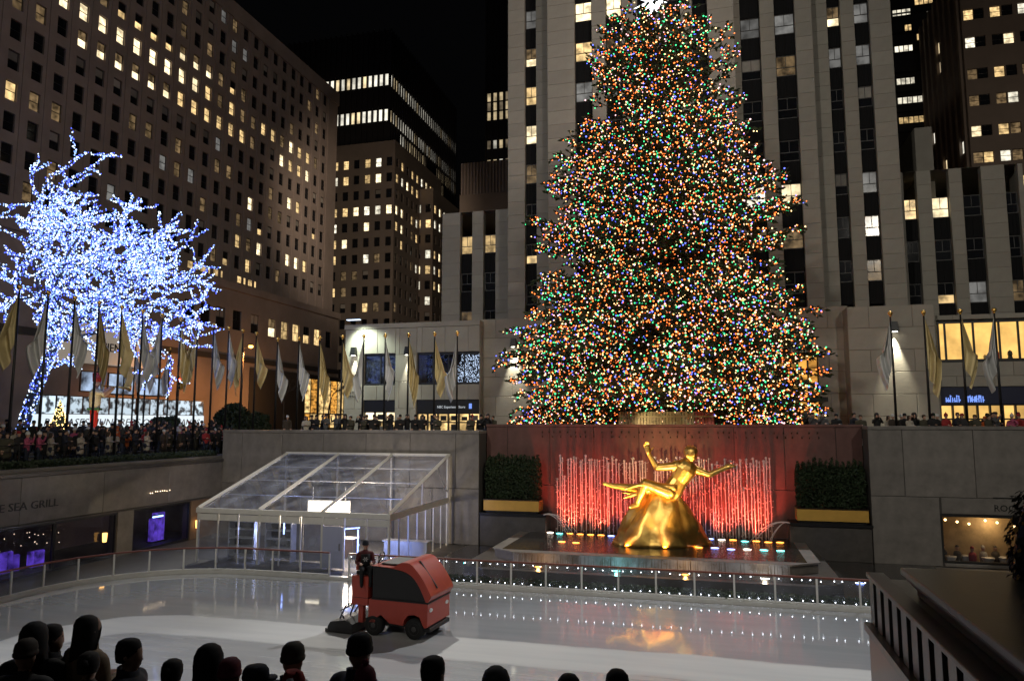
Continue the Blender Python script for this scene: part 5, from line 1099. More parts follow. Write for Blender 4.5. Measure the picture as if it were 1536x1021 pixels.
for s in range(3):   # loose folds of drapery from the hips
    mb = MB(); mb.smooth = True; pts = []; rad_ = []
    for j in range(12): u = j/11; pts.append(V((0.75-2.7*u, -0.85+0.35*s, 2.95-0.24*s+0.34*math.sin(u*3.4+s*0.9)*u+0.5*u*(s == 2)))); rad_.append(0.21*(1-0.72*u)+0.02*math.sin(u*16+s))
    mb.tube(pts, rad_, 10); mb.build('drapery_fold', 'gold', stt)
mb = MB(); mb.smooth = True; mb.ball((0, 0, 0), 0.375, 14, 0, 0.95); mb.build('hair', 'gold', stt, NK+V((0.14, 0.05, 0.53)))
for dx_, tx_, e, c in ((-3.4, -0.8, 2300, (1, 0.66, 0.25)), (3.2, 0.6, 2300, (1, 0.62, 0.22)), (0.2, 0, 1500, (1, 0.70, 0.30))):
    lamp('statue_spotlight', 'SPOT', (SX+dx_, 36.0, 1.0), e, c, (SX+tx_, SY, SZ+3.2), 52, 0.7, 0.15)
for dx_ in (-1.6, 0.4): lamp('statue_base_light', 'SPOT', (SX+dx_, 38.1, 0.95), 260, (1, 0.35, 0.06), (SX+dx_*0.5, SY, SZ+2.2), 95, 0.9, 0.1)

# ================================================================ PEOPLE
def person_caps(h, arm='down', coat=0, lean=0.0, arms2=None):
    s = h/1.78; S = lambda p: V(p)*s; L = []
    def cap(a, r0, b, r1, m, fl=None): L.append((S(a), r0*s, S(b), r1*s, m) if fl is None else (S(a), r0*s, S(b), r1*s, m, fl))
    for q in (-1, 1):
        cap((q*.10, -.03, .05), .05, (q*.11, .15, .04), .042, 3); cap((q*.10, 0, .10), .058, (q*.10, .02, .48), .072, 2); cap((q*.10, .02, .48), .075, (q*.09, 0, .90), .10, 2)
    fl = (1.22, .82, 1) if not coat else (1.42, 1.0, 1); cap((0, 0, .90), .155, (0, 0, 1.12), .155, 1, fl); cap((0, 0, 1.12), .155, (0, lean*.1, 1.34), .168, 1, fl); cap((-.155-.03*coat, lean*.1, 1.39), .082+.018*coat, (.155+.03*coat, lean*.1, 1.39), .082+.018*coat, 1)
    if coat: cap((0, 0, .62), .185, (0, 0, .95), .165, 1, fl)
    for q in (-1, 1):
        a = arm if q > 0 else (arms2 or arm)
        el, wr, hd = {'down': ((q*.26, .02, 1.12), (q*.25, .13, .90), (0, .25, -1)), 'front': ((q*.26, .06, 1.14), (q*.10, .26, 1.16), (-q*.7, .6, .1)), 'up': ((q*.27, .16, 1.26), (q*.10, .30, 1.54), (-q*.3, .1, 1)), 'wheel': ((q*.27, .14, 1.12), (q*.16, .36, 1.12), (0, 1, 0))}[a]
        cap((q*(.20+.03*coat), lean*.1, 1.385), .072+.015*coat, el, .06+.012*coat, 1); cap(el, .06+.012*coat, wr, .047+.008*coat, 1)
        L.extend([(c_[0], c_[1], c_[2], c_[3], 0) for c_ in hand(S(wr)+V(hd).normalized()*0.03*s, hd, (0, .4, 1) if abs(hd[2]) < .8 else (0, 1, 0), s*1.05)])
    y = lean*.12
    cap((0, y, 1.43), .095, (0, y, 1.47), .08, 1); cap((0, y, 1.46), .058, (0, y+.01, 1.54), .056, 0); cap((0, y+.012, 1.645), .094, (0, y+.02, 1.685), .093, 0, (.92, 1.05, 1)); cap((0, y+.055, 1.575), .058, (0, y+.04, 1.61), .072, 0)
    cap((0, y+.118, 1.615), .016, (0, y+.105, 1.655), .011, 0)
    for q in (-1, 1): cap((q*.092, y+.005, 1.625), .016, (q*.092, y+.005, 1.655), .019, 0); cap((q*.035, y+.100, 1.668), .011, (q*.036, y+.100, 1.668), .011, 4)
    cap((-.022, y+.108, 1.572), .007, (.022, y+.108, 1.572), .007, 4); return L
def shell(prof, cy=0.0, sx=.92, sy=1.08, n=18, front=None):
    """hat or hair as a turned shell; front(k) lifts its rim over the face"""
    mb = MB(); mb.smooth = True; zb0 = prof[0][1]
    mb.rings([[(r*sx*math.cos(2*math.pi*k/n), cy+r*sy*math.sin(2*math.pi*k/n), max(z, zb0+front(math.sin(2*math.pi*k/n))+i*0.001) if front and i < len(prof)-2 else z) for k in range(n)] for i, (r, z) in enumerate(prof)]); return mb
def headwear(kind, s):
    """sub-mesh in head units, origin at the feet of a 1.78 m figure"""
    Z = 1.0
    if kind == 'beanie': mb = shell([(.104, 1.665), (.114, 1.675), (.115, 1.70), (.107, 1.71), (.109, 1.735), (.098, 1.785), (.065, 1.82), (.006, 1.832)], .012)
    elif kind == 'pom': mb = shell([(.106, 1.665), (.117, 1.70), (.109, 1.715), (.106, 1.75), (.088, 1.80), (.05, 1.835), (.006, 1.842)], .012); mb.ball((0, .01, 1.865), .034, 8)
    elif kind == 'hood': mb = shell([(.15, 1.44), (.135, 1.50), (.128, 1.58), (.132, 1.66), (.126, 1.74), (.10, 1.80), (.055, 1.832), (.006, 1.842)], -.018, .95, 1.05, 18, lambda a: .22*max(0, a)**2)
    elif kind == 'long': mb = shell([(.135, 1.36), (.128, 1.45), (.118, 1.55), (.112, 1.64), (.108, 1.72), (.09, 1.765), (.05, 1.79), (.006, 1.796)], -.022, .98, 1.0, 18, lambda a: .34*max(0, a)**.8)
    elif kind == 'bun': mb = shell([(.100, 1.60), (.108, 1.66), (.106, 1.72), (.088, 1.765), (.05, 1.788), (.006, 1.794)], -.006, .94, 1.05, 18, lambda a: .10*max(0, a)); mb.ball((0, -.10, 1.70), .05, 8)
    elif kind == 'cap': mb = shell([(.103, 1.672), (.110, 1.70), (.104, 1.755), (.08, 1.79), (.006, 1.80)], .012); mb.rings([[(x, .10+.10*math.cos(x*11), z) for x in (-.075, -.04, 0, .04, .075)]+[(.075, .09, z), (-.075, .09, z)] for z in (1.675, 1.687)])
    elif kind == 'santa':
        mb = MB(); mb.smooth = True; n = 16
        for r, c, z in ((.108, .012, 1.68), (.104, .01, 1.72), (.085, 0, 1.79), (.055, -.03, 1.83), (.03, -.08, 1.82), (.01, -.115, 1.77)): pass
        mb.rings([[(r*math.cos(6.283*k/n), c+r*math.sin(6.283*k/n), z) for k in range(n)] for r, c, z in ((.108, .012, 1.68), (.104, .01, 1.73), (.085, -.01, 1.79), (.058, -.05, 1.825), (.035, -.09, 1.80), (.012, -.12, 1.75))])
    else: mb = shell([(.096, 1.60), (.104, 1.64), (.108, 1.69), (.104, 1.735), (.086, 1.775), (.05, 1.793), (.006, 1.798)], -.008, .94, 1.06, 18, lambda a: .10*max(0, a)**.8)
    mb.v = [(x*s, y*s, z*s) for x, y, z in mb.v]; return mb
def colour(name, c, rough=0.8): 
    if name not in M: M[name] = mat(name, c, rough, var=0.25, scale=14)
    return name
CC = {'black': (.008, .008, .009), 'navy': (.010, .013, .024), 'charcoal': (.022, .022, .023), 'brown': (.04, .028, .02), 'red': (.30, .02, .02), 'pink': (.42, .08, .16), 'cream': (.40, .36, .30), 'olive': (.05, .045, .028), 'maroon': (.13, .012, .03), 'white': (.55, .55, .55), 'grey': (.08, .08, .085), 'orange': (.45, .10, .02), 'green': (.03, .10, .03), 'denim': (.02, .03, .06), 'hair_dark': (.012, .009, .008), 'hair_brown': (.035, .022, .013), 'blue': (.04, .07, .22), 'tan': (.16, .11, .06)}
for kk, c in CC.items(): colour('c_'+kk, c)
# ---- far crowd: a few builds, copied
PROTO = []
for k, (h, arm, a2, coat, cc, pc, hw, hc, txt) in enumerate((
        (1.72, 'down', 'front', 1, 'black', 'denim', 'beanie', 'black', 'black coat and black beanie'), (1.66, 'front', 'up', 0, 'pink', 'denim', 'pom', 'white', 'pink jacket and white bobble hat'), (1.78, 'front', 'down', 0, 'navy', 'black', 'short', 'hair_dark', 'navy jacket, bareheaded'),
        (1.62, 'front', 'front', 1, 'cream', 'denim', 'long', 'hair_brown', 'cream coat with long brown hair'), (1.80, 'up', 'front', 0, 'grey', 'black', 'cap', 'navy', 'grey jacket and navy cap'), (1.68, 'down', 'down', 1, 'brown', 'black', 'beanie', 'white', 'brown coat and white beanie'),
        (1.70, 'front', 'down', 0, 'red', 'denim', 'pom', 'red', 'red jacket and red bobble hat'), (1.75, 'up', 'up', 0, 'black', 'denim', 'hood', 'charcoal', 'black hooded jacket'), (1.55, 'front', 'up', 0, 'orange', 'navy', 'beanie', 'orange', 'orange jacket and orange beanie'), (1.66, 'down', 'front', 1, 'olive', 'black', 'short', 'hair_brown', 'olive coat, bareheaded'), (1.70, 'front', 'down', 0, 'charcoal', 'black', 'santa', 'red', 'charcoal coat and red pointed hat'))):
    me = voxel('body', person_caps(h, arm, coat, 0, a2), 0.034, ['skin', 'c_'+cc, 'c_'+pc, 'c_black', 'dot'], 2); PROTO.append((me, headwear(hw, h/1.78).mesh('headwear', ['c_'+hc]), hw in ('short', 'long'), txt, h))
WT = (20, 5, 14, 6, 10, 9, 5, 14, 3, 9, 3); rr = random.Random(91)
def spectator(x, y, z, rz, where, grp):
    i = rr.choices(range(len(PROTO)), WT)[0]; me, hm, hair, txt, h = PROTO[i]
    t = thing('person', f'spectator in {txt}, {where}', 'person', (x, y, z), rz, grp); put('body', me, t); put('hair' if hair else 'hat', hm, t)
for row in range(5):
    for k in range(24):
        y = 28.2+k*0.78+rr.uniform(-0.25, 0.25)+0.3*row
        if rr.random() < 0.12: continue
        x = XS-1.75-row*0.85+rr.uniform(-0.2, 0.2)
        if abs((y-26.69) % 1.65-0.0) < 0.16 and row == 0: continue
        spectator(x, y, 5.0+(0.0, 0, 0.17, 0.34, 0.51)[row], R(-90)+rr.uniform(-0.7, 0.7), f'{ordn[row]} row behind hedge, {ordn[k]} from left', 'crowd behind the left hedge')
for row, z in ((2, 0.17), (3, 0.34), (4, 0.51)):
    box_ = MB().box((XS-1.75-row*0.85-0.42, 26.5, 5.0), (XS-1.75-row*0.85+0.43, 48.8 if row < 9 else 0, 5.0+z)); struct(box_.build('promenade_step', 'paving'))
for row in range(2):
    for k in range(22):
        x = -27.2+k*0.66+rr.uniform(-0.2, 0.2)
        if rr.random() < 0.22: continue
        spectator(x, 43.85+row*0.75+rr.uniform(-0.08, 0.08), PLAZA, R(180)+rr.uniform(-0.8, 0.8), f'{ordn[row]} row above the tent, {ordn[k]} from left', 'crowd at the parapet above the tent')
for row in range(3):
    for k in range(22):
        x = 5.4+k*0.62+rr.uniform(-0.2, 0.2)
        if rr.random() < (0.18 if x > 10 else 0.6): continue
        spectator(x, 44.25+row*0.8+rr.uniform(-0.1, 0.1), PLAZA, R(180)+rr.uniform(-0.8, 0.8), f'{ordn[row]} row right of tree, {ordn[k]} along', 'crowd at the parapet right of the tree')
# ---- people in the foreground on the stair landing, backs to the camera
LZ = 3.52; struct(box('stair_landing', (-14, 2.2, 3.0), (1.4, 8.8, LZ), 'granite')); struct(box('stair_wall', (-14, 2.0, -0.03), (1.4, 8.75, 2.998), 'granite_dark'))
FGP = [(52, 931, 1.74, 'hood', 'black', 'black', 10, 'down', 'person in a black hood, leftmost of the foreground group'), (75, 934, 1.70, 'short', 'black', 'hair_dark', -50, 'down', 'dark haired person in black turned to the right beside the black hood'), (37, 956, 1.66, 'beanie', 'charcoal', 'brown', 5, 'down', 'person in a brown knit hat at the lower left corner'),
       (131, 920, 1.80, 'long', 'tan', 'hair_dark', -25, 'front', 'tall long haired person in a tan coat in the left foreground'), (133, 975, 1.60, 'bun', 'brown', 'hair_dark', 12, 'down', 'shorter dark haired person below the tall tan coat'), (192, 955, 1.74, 'short', 'navy', 'hair_dark', -80, 'down', 'short haired man in a navy jacket looking right'),
       (258, 986, 1.58, 'bun', 'brown', 'hair_dark', 0, 'down', 'person with a small round hair bun in brown'), (314, 964, 1.72, 'hood', 'black', 'black', -10, 'down', 'broad person in a black hooded coat behind the red hat'), (343, 985, 1.64, 'beanie', 'tan', 'maroon', 0, 'down', 'person in a maroon knit hat and tan coat'),
       (379, 989, 1.66, 'cap', 'charcoal', 'navy', -70, 'down', 'person in a navy cap turned right beside the maroon hat'), (437, 961, 1.72, 'beanie', 'black', 'olive', -12, 'down', 'person in an olive knit hat and dark jacket'), (440, 1000, 1.60, 'santa', 'cream', 'red', 8, 'down', 'person in a red and white pointed hat at the bottom edge'),
       (536, 947, 1.82, 'beanie', 'navy', 'black', -30, 'down', 'tall man in a black knit hat and dark jacket before the red machine'), (547, 998, 1.62, 'pom', 'charcoal', 'maroon', 5, 'down', 'person in a maroon hat below the tall man'), (648, 982, 1.72, 'short', 'black', 'hair_dark', -35, 'down', 'dark haired man alone right of the red machine'),
       (744, 998, 1.68, 'hood', 'grey', 'grey', 0, 'down', 'person in a grey hood at the bottom centre'), (853, 1010, 1.66, 'beanie', 'black', 'black', 0, 'down', 'top of a small dark hat at the bottom right of centre'), (927, 1003, 1.68, 'beanie', 'black', 'black', 10, 'down', 'rightmost person, round black hat at the bottom edge')]
BODY = {}
for px, py, h, hw, cc, hc, rz, arm, lab in FGP:
    top = h*1.015 if hw in ('short', 'bun', 'long') else h*1.035
    q = onZ(px, py, LZ+top); t = thing('person', lab, 'person', (q.x, q.y, LZ), R(rz)+YAW*0.6, 'people on the stair landing')
    if (h, cc, arm) not in BODY: BODY[(h, cc, arm)] = voxel('body', person_caps(h, arm, 1, 0.15), 0.021, ['skin', 'c_'+cc, 'c_denim', 'c_black', 'dot'], 3)
    put('body', BODY[(h, cc, arm)], t); hm = headwear(hw, h/1.78).build('hair' if hw in ('short', 'long', 'bun') else 'hat', 'c_'+hc, t, (0, 0.018*h/1.78, 0))
    s = h/1.78
    if hw == 'santa':
        mb = MB(); mb.smooth = True; mb.rings([[(r*s*math.cos(6.283*k/16), .03*s+r*s*math.sin(6.283*k/16), z*s) for k in range(16)] for r, z in ((.108, 1.655), (.126, 1.665), (.128, 1.69), (.112, 1.705))]); mb.build('trim', 'c_white', hm); mb = MB(); mb.smooth = True; mb.ball((0, -.125*s, 1.745*s), .04*s, 8); mb.build('pompom', 'c_white', hm)
    if cc in ('navy', 'tan', 'black') and hw in ('short', 'beanie', 'long'):
        mb = MB(); mb.smooth = True; mb.rings([[(r*s*math.cos(6.283*k/18), .02*s+r*.9*s*math.sin(6.283*k/18), (z+.02*math.sin(6.283*k/18+3.1))*s) for k in range(18)] for r, z in ((.125, 1.42), (.108, 1.47), (.105, 1.535), (.092, 1.54), (.09, 1.47))], cap=False); mb.build('collar', 'c_'+cc, t)

# ================================================================ ICE RESURFACER
zc = (onZ(530, 952, 0)+onZ(645, 966, 0))/2
zm = thing('ice_resurfacer', 'red ice resurfacing machine with black tank side driving on the ice', 'vehicle', (-12.15, 23.75, 0), R(-5))
Wz = 1.75
def pbox(name, a, b, m, parent=None, bev=0.03): return box(name, a, b, m, parent or zm, bev)
pb = MB(); pb.prism([(0.68, 0.42), (0.95, 0.42), (1.02, 0.60), (1.16, 0.70), (1.5, 0.45), (2.02, 0.42), (2.06, 0.6), (2.2, 0.76), (2.42, 0.8), (2.62, 0.74), (2.74, 0.5), (2.80, 0.40), (2.92, 0.44), (2.92, 1.20), (0.68, 1.20)], 0, Wz); pb = pb.build('body', 'zred', zm); md = pb.modifiers.new('b', 'BEVEL'); md.width = 0.02; md.segments = 2; md.limit_method = 'ANGLE'
arcp = [(0.82, 1.22), (2.86, 1.22), (2.80, 1.36), (2.62, 1.68), (2.40, 1.96), (2.10, 2.14), (1.70, 2.22), (1.2, 2.27), (0.82, 2.30)]
tk = MB(); tk.prism(arcp, 0.03, Wz-0.03); tk.build('snow_tank', 'zblack', zm)
lid = MB(); lid.smooth = False; up_ = [(0.78, 2.31), (1.15, 2.30), (1.6, 2.30), (1.82, 2.42), (2.02, 2.48), (2.26, 2.45), (2.50, 2.26), (2.78, 1.92), (3.00, 1.56), (3.05, 1.42), (2.93, 1.24)]; lo_ = [(2.86, 1.26), (2.80, 1.38), (2.63, 1.70), (2.41, 1.98), (2.11, 2.16), (1.71, 2.24), (1.2, 2.285), (0.80, 2.30)]
def fine(P_):
    o_ = [P_[0]]
    for i in range(len(P_)-1):
        p0, p1, p2, p3 = P_[max(i-1, 0)], P_[i], P_[i+1], P_[min(i+2, len(P_)-1)]
        for t in (0.25, 0.5, 0.75, 1.0): o_.append(tuple(0.5*(2*p1[j]+(p2[j]-p0[j])*t+(2*p0[j]-5*p1[j]+4*p2[j]-p3[j])*t*t+(3*p1[j]-p0[j]-3*p2[j]+p3[j])*t**3) for j in (0, 1)))
    return o_
lid.prism(fine(lo_)+fine(up_), -0.02, Wz+0.02); lid = lid.build('hood', 'zred', zm); [setattr(p_, 'use_smooth', True) for p_ in lid.data.polygons]; lid.data.set_sharp_from_angle(angle=R(38)); md = lid.modifiers.new('b', 'BEVEL'); md.width = 0.025; md.segments = 3; md.limit_method = 'ANGLE'
mb = MB(); mb.prism([(2.28, 2.455), (2.33, 2.43), (3.0, 1.60), (3.02, 1.62), (2.36, 2.46)], 0.55, 0.60); mb.build('seam', 'zblack', lid)
pbox('tank_lid', (1.0, 0.25, 2.31), (1.75, Wz-0.25, 2.37), 'frame_grey'); pbox('seam_band', (0.80, -0.012, 1.19), (2.95, Wz+0.012, 1.235), 'zblack', None, 0)
pbox('driver_platform', (0.0, 0.0, 0.95), (0.66, 0.85, 1.92), 'zred'); pbox('platform_seam', (-0.006, -0.006, 1.20), (0.67, 0.86, 1.215), 'zblack', None, 0); pbox('engine_cover', (0.0, 0.9, 0.95), (0.66, Wz, 1.75), 'zblack'); pbox('seat', (0.05, 0.2, 1.93), (0.5, 0.75, 2.05), 'zblack'); pbox('backrest', (0.02, 0.22, 2.06), (0.12, 0.73, 2.35), 'zred'); pbox('console', (0.5, 0.15, 1.93), (0.67, 0.8, 2.25), 'zblack'); pbox('rear_strut', (0.22, 0.1, 0.35), (0.42, 0.3, 0.95), 'zred'); pbox('rear_strut', (0.22, Wz-0.3, 0.35), (0.42, Wz-0.1, 0.95), 'zred')
sw_ = MB(); sw_.smooth = True; c = V((0.90, 0.45, 2.52)); ax1, ax2 = V((0.25, 0, 0.97)), V((0, 1, 0)); sw_.tube([c+(ax1*math.cos(a*0.5236)+ax2*math.sin(a*0.5236))*0.19 for a in range(13)], 0.018, 6); sw_.tube([c, (0.72, 0.45, 2.2)], 0.02, 6); sw_.tube([c-ax2*0.19, c+ax2*0.19], 0.012, 5); sw_.build('steering_wheel', 'frame_dark', zm)
for x in (0.88, 2.42):
    for y, sg in ((0.14, -1), (Wz-0.14, 1)):
        w = put('wheel', None, zm, (x, y, 0.34)); tyre = MB(); tyre.smooth = True; n = 24
        tyre.rings([[(r*math.cos(6.283*k/n), yy, r*math.sin(6.283*k/n)) for k in range(n)] for r, yy in ((0.20, -0.14), (0.30, -0.15), (0.34, -0.11), (0.34, 0.11), (0.30, 0.15), (0.20, 0.14))]); tyre.build('tyre', 'rubber', w)
        rim = MB(); rim.rings([[(r*math.cos(6.283*k/16), sg*yy, r*math.sin(6.283*k/16)) for k in range(16)] for r, yy in ((0.2, 0.05), (0.19, 0.142), (0.14, 0.12), (0.06, 0.15), (0.02, 0.155))]); rim.build('rim', 'frame_grey', w)
        for k in range(5): b = MB(); b.octa((0.1*math.cos(k*1.2566), sg*0.15, 0.1*math.sin(k*1.2566)), 0.018); b.build('bolt', 'chrome', w)
for y in (0.25, Wz-0.25): l = MB(); l.rings([[(2.925+dx_, y+r*math.cos(6.283*k/12), 0.95+r*0.55*math.sin(6.283*k/12)) for k in range(12)] for r, dx_ in ((0.12, 0), (0.11, 0.02), (0.03, 0.025))]); l.build('headlight', mat('lens_clear', (0.8, 0.8, 0.78), 0.15), zm)
pbox('bumper', (2.70, 0.1, 0.26), (2.98, Wz-0.1, 0.40), 'zblack'); pbox('underbody', (0.7, 0.25, 0.30), (2.8, Wz-0.25, 0.415), 'frame_dark', None, 0)
cd_ = MB(); cd_.prism([(-0.78, 0.02), (0.18, 0.02), (0.18, 0.34), (-0.12, 0.46), (-0.70, 0.36), (-0.80, 0.2)], -0.18, Wz+0.18); cd_.build('conditioner', 'zblack', zm); pbox('towel', (-0.92, -0.15, 0.01), (-0.80, Wz+0.15, 0.12), 'frame_grey', None, 0)
for k, (a, b, c_) in enumerate((((-0.55, 0.2, 0.4), (-0.35, 0.25, 0.85), (0.05, 0.3, 1.0)), ((-0.4, 0.6, 0.42), (-0.2, 0.6, 0.95), (0.05, 0.6, 1.1)), ((-0.6, 1.2, 0.38), (-0.3, 1.2, 0.8), (0.05, 1.1, 1.05)), ((-0.3, 0.05, 0.45), (-0.45, 0.05, 0.7), (0.02, 0.12, 0.95)))): h_ = MB(); h_.smooth = True; h_.tube([a, b, c_], 0.028, 6); h_.build('hydraulic_hose', 'frame_dark', zm)
# driver seated on it
sd = []; L = person_caps(1.74, 'wheel', 0, 0.1); s = 1.74/1.78
for c_ in L:
    if c_[4] in (2, 3): continue
    sd.append(c_)
for q in (-1, 1): sd += [(V((q*.10, 0, .93)), .10, V((q*.13, .42, .90)), .078, 2), (V((q*.13, .42, .90)), .076, V((q*.13, .44, .52)), .056, 2), (V((q*.13, .42, .46)), .05, V((q*.13, .56, .44)), .04, 3)]
dr = thing('person', 'driver in a dark red jacket and black cap seated on the red machine', 'person', zm.location+Matrix.Rotation(R(-5), 3, 'Z') @ V((0.25, 0.45, 1.14)), R(-150)); dr.scale = (1.12, 1.2, 1.08); bm_ = voxel('body', sd, 0.022, ['skin', colour('c_wine', (.09, .012, .014)), 'c_black', 'c_black', 'dot'], 3); put('body', bm_, dr); headwear('beanie', s).build('hat', 'c_navy', dr, (0, 0.012, 0))
bd = MB(); bd.smooth = True; bd.rings([[(x*1.0, 0.155+0.02*math.cos(x*9), z) for x in (-.14, -.05, .05, .14)]+[(.14, .13, z), (-.14, .13, z)] for z in (0.95, 1.15, 1.36)]); bd.build('vest', 'c_black', dr)
em = MB()
for k in range(6): a = k*1.047; em.face([(0.0, 0.178, 1.2), (0.075*math.cos(a-.25), 0.176, 1.2+0.065*math.sin(a-.25)), (0.085*math.cos(a), 0.174, 1.2+0.075*math.sin(a)), (0.075*math.cos(a+.25), 0.176, 1.2+0.065*math.sin(a+.25))])
em.build('chest_emblem', 'c_white', dr)

# ================================================================ DARK STONE PARAPET ON THE RIGHT
pxr = 1.72; pw = thing('stone_parapet', 'dark stone stair parapet with fluted side and thick coping at the right', 'parapet'); yf = onX(1350, 850, pxr).y; zcap = onX(1350, 850, pxr).z; ye = onX(1306, 925, pxr-0.14).y
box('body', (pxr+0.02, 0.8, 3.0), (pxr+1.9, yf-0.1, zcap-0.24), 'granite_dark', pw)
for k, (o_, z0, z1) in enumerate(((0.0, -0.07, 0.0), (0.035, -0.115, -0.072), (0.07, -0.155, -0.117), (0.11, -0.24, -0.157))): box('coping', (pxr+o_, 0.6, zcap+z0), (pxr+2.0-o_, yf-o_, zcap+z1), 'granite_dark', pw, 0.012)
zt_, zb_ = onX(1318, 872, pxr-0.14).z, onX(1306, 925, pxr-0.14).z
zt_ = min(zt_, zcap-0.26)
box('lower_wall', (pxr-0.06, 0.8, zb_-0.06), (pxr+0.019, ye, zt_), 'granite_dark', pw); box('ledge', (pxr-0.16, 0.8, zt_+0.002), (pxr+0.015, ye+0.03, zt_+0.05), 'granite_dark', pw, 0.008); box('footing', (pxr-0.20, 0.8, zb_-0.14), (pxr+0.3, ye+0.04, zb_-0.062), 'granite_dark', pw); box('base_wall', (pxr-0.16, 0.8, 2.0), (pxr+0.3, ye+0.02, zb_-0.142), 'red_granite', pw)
mb = MB(); mb.rings([[(0.0, 0, z), (-0.07, 0.03, z), (-0.07, 0.22, z), (0.0, 0.25, z)] for z in (zb_-0.055, zt_-0.002)]); fm = mb.mesh('flute', ['granite_dark'])
kk = 0; y = ye-0.2
while y > 2.0: put('flute', fm, pw, (pxr-0.062, y, 0)); y -= 0.34
box('return_block', (pxr+0.03, yf+0.0, 3.0), (pxr+0.9, ye, zt_-0.01), 'granite_dark', pw)
# garland column with gilt leaves standing on the coping
q = onZ(1530, 868, zcap); gl = thing('garland', 'dark leafy garland with small gilt leaves at the right picture edge', 'garland', (q.x+0.10, q.y, zcap)); rr = random.Random(5); a_ = MB(); b_ = MB()
for k in range(420):
    u = rr.random(); z = u*0.78; rad_ = 0.17*(0.75+0.35*math.sin(u*3.1))*rr.uniform(0.75, 1.0); az = rr.random()*6.283; c = V((rad_*math.cos(az)+0.10*u*u, rad_*math.sin(az), z)); o_ = V((math.cos(az), math.sin(az), 0)); tdir = (V((0, 0, -1))+o_*0.5+V((rr.gauss(0, .35), rr.gauss(0, .35), 0))).normalized(); sd_ = tdir.cross(o_).normalized(); L_g = rr.uniform(0.05, 0.085); (b_ if rr.random() < 0.10 else a_).face([c, c+tdir*L_g*0.5+sd_*L_g*0.3+o_*0.02, c+tdir*L_g+o_*0.012, c+tdir*L_g*0.5-sd_*L_g*0.3+o_*0.02])
stuff(a_.build('leaf_mass', mat('bronze_leaf', (0.03, 0.028, 0.022), 0.5, 0.3, var=0.3, scale=8), gl)); stuff(b_.build('gilt_leaves', 'gold_paint', gl)); mb = MB(); mb.tube([(0, 0, 0), (0.03, 0, 0.4), (0.10, 0, 0.78)], [0.15, 0.13, 0.08], 10); mb.build('core', 'frame_dark', gl)

# ================================================================ STREET THINGS ON THE LEFT
q = onX(365, 520, -50); sl_ = thing('street_lamp', 'street lamp glowing orange above the left crowd', 'lamp', (-50, q.y, PLAZA)); h_ = q.z-PLAZA
mb = MB(); mb.smooth = True; mb.tube([(0, 0, 0), (0, 0, h_-0.8), (0.2, 0, h_-0.1), (0.8, 0, h_+0.12)], [0.11, 0.08, 0.06, 0.05], 8); mb.build('post', 'frame_grey', sl_); mb = MB(); mb.smooth = True; mb.ball((0.95, 0, h_), 0.26, 12, 0, 0.7); mb.build('globe', glow('sodium', (1, 0.36, 0.06), 12), sl_); mb = MB(); mb.lathe([(0.30, 0.12), (0.1, 0.26)], 10, (0.95, 0, h_)); mb.build('hood', 'frame_grey', sl_)
lamp('street_lamp_light', 'SPOT', (-49.0, q.y, q.z-0.5), 9000, (1, 0.38, 0.10), (-62, q.y+2, 5.5), 105, 1.0, 0.3)
q = onX(420, 560, -56); lamp('street_lamp_light', 'POINT', (-57, q.y, 10.5), 900, (1, 0.42, 0.12), radius=0.3)
q = onX(268, 575, -46); ts = thing('traffic_signal', 'traffic signal showing red beyond the flagpoles', 'traffic light', (-46, q.y, PLAZA)); h_ = q.z-PLAZA
MB().tube([(0, 0, 0), (0, 0, h_+0.6)], 0.07, 8).build('post', 'frame_grey', ts); box('housing', (0.09, -0.18, h_-0.55), (0.40, 0.18, h_+0.5), 'gold_paint', ts, 0.02)
for k, c in enumerate(((1, 0.08, 0.03), None, None)):
    l = MB(); l.lathe([(0.02, 0.0), (0.11, 0.01), (0.12, 0.04)], 10); o = l.build('signal_lens', glow('red_signal', c, 6) if c else 'frame_dark', ts, (0.25, -0.19, h_+0.32-k*0.34)); o.rotation_euler = (R(90), 0, 0)
def bare_tree(px, py, x, h, lab, seed):
    r = random.Random(seed); q = onX(px, py, x); t = thing('bare_tree', lab, 'tree', (x, q.y, PLAZA)); mb = MB()
    def g_(p, d, L, rd, dep):
        pts = [p]
        for k in range(3): d = (d+V((r.gauss(0, .14), r.gauss(0, .14), r.gauss(.03, .1)))).normalized(); pts.append(pts[-1]+d*L/3)
        mb.tube(pts, [rd, rd*.88, rd*.76, rd*.62], 5)
        if dep:
            for k in range(3): a = d.orthogonal(); a.rotate(Matrix.Rotation(r.random()*6.283, 3, d)); g_(pts[r.choice((2, 3, 3))], (d+a*r.uniform(.4, .9)).normalized(), L*r.uniform(.6, .8), rd*.55, dep-1)
    MB().tube([(0, 0, 0), (0.05, 0, h*.15), (0.02, 0.05, h*.3)], [.15, .12, .11], 8).build('trunk', 'bark', t); g_(V((0.02, 0.05, h*.3)), V((0, 0, 1)), h*.28, .105, 4); stuff(mb.build('branches', 'bark', t))
bare_tree(492, 630, -46, 8.5, 'bare street tree before the lit shopfront at the end of the flag row', 3); bare_tree(425, 630, -50, 7.0, 'smaller bare street tree left of the lit shopfront', 6)
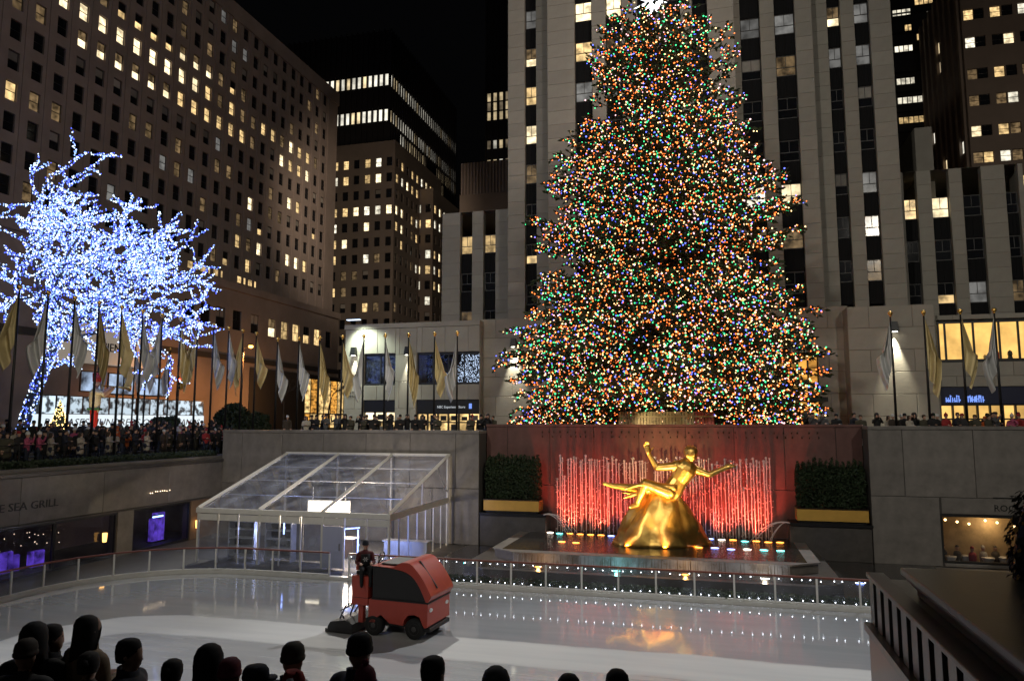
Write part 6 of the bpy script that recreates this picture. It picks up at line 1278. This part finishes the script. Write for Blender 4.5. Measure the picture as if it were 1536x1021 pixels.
def shrub(px, py, x, w, h, lab, seed):
    r = random.Random(seed); q = onX(px, py, x); t = thing('shrub', lab, 'shrub', (x, q.y, PLAZA))
    def f():
        while 1:
            p = V((r.uniform(-1, 1), r.uniform(-1, 1), r.uniform(0, 1)))
            rr_ = math.sqrt(p.x**2+p.y**2+(p.z*1.05-.1)**2)+0.22*noise.noise(p*2.6+V((seed, 0, 0)))
            if .55 < rr_ < .98: return V((p.x*w, p.y*w, 0.3+p.z*h))
    leaves(4200, f, .09, .2, r).build('foliage', 'leaf', t); MB().tube([(0, 0, 0), (0, 0, h*.6)], [.12, .05], 6).build('trunk', 'bark', t)
shrub(350, 640, -40, 1.7, 2.6, 'dark round shrub behind the left crowd', 1); shrub(388, 640, -41, 1.1, 1.9, 'smaller dark shrub beside the round shrub', 2); shrub(248, 640, -42, 1.5, 1.4, 'low dark shrub behind the ninth flagpole', 3)
# toy-like trumpeter figure and a small gold lit cone tree
q = onX(140, 640, -44); tf = thing('trumpeter_figure', 'tall painted trumpeter figure in red and cream among the flagpoles', 'figure', (-44, q.y, PLAZA), R(-60)); hh = onX(140, 560, -44).z-PLAZA; s = hh/1.95
caps = [(a*s, r0*s, b*s, r1*s, m) for a, r0, b, r1, m in [(V((q_*.10, 0, .06)), .07, V((q_*.1, 0, .5)), .075, 2) for q_ in (-1, 1)]+[(V((q_*.10, 0, .5)), .08, V((q_*.08, 0, .88)), .10, 2) for q_ in (-1, 1)]+[(V((0, 0, .9)), .15, V((0, 0, 1.35)), .17, 1), (V((.2, 0, 1.4)), .07, V((.24, .25, 1.36)), .06, 1), (V((.24, .25, 1.36)), .06, V((.08, .42, 1.52)), .05, 0), (V((-.2, 0, 1.4)), .07, V((-.26, .2, 1.3)), .06, 1), (V((-.26, .2, 1.3)), .06, V((-.06, .46, 1.52)), .05, 0), (V((0, 0, 1.45)), .06, V((0, .01, 1.55)), .06, 0), (V((0, .01, 1.63)), .10, V((0, .02, 1.68)), .1, 0)]]
colour('c_toyred', (.5, .03, .02), .4); colour('c_toycream', (.6, .5, .3), .4); put('body', voxel('body', caps, 0.05, ['skin', 'c_toycream', 'c_toyred'], 3), tf)
mb = MB(); mb.smooth = True; mb.lathe([(.115*s, 0), (.12*s, .1*s), (.13*s, .26*s), (.02*s, .27*s)], 14, (0, .02*s, 1.71*s)); mb.build('hat', 'c_toyred', tf); mb = MB(); mb.smooth = True; mb.tube([(0, .14*s, 1.60*s), (0, .6*s, 1.56*s), (0, .85*s, 1.53*s), (0, .95*s, 1.52*s)], [.018*s, .022*s, .05*s, .11*s], 10); mb.build('trumpet', 'gold', tf); box('sash', (-.19*s, -.16*s, .86*s), (.19*s, .17*s, .93*s), 'c_green', tf, .02)
lamp('figure_spotlight', 'SPOT', (-41, q.y-3, PLAZA+0.4), 500, (1, 0.85, 0.6), (-44, q.y, PLAZA+2.2), 50, 0.6, 0.1)
q = onX(88, 640, -45); ct = thing('cone_tree', 'small cone tree of gold lights behind the left crowd', 'tree', (-45, q.y, PLAZA)); mb = MB(); r = random.Random(3); M['gold_led'] = glow('gold_led', (1, .66, .22), 6)
for k in range(260): u = r.random()**1.4; a = r.random()*6.283; w = .8*(1-u)+.03; mb.octa((w*math.cos(a), w*math.sin(a), .3+u*2.5), .04)
stuff(mb.build('light_bulbs', 'gold_led', ct)); MB().lathe([(.74, .28), (.4, 1.5), (.03, 2.8)], 14).build('frame', 'leaf', ct); MB().tube([(0, 0, 0), (0, 0, .3)], .08).build('stand', 'frame_dark', ct)
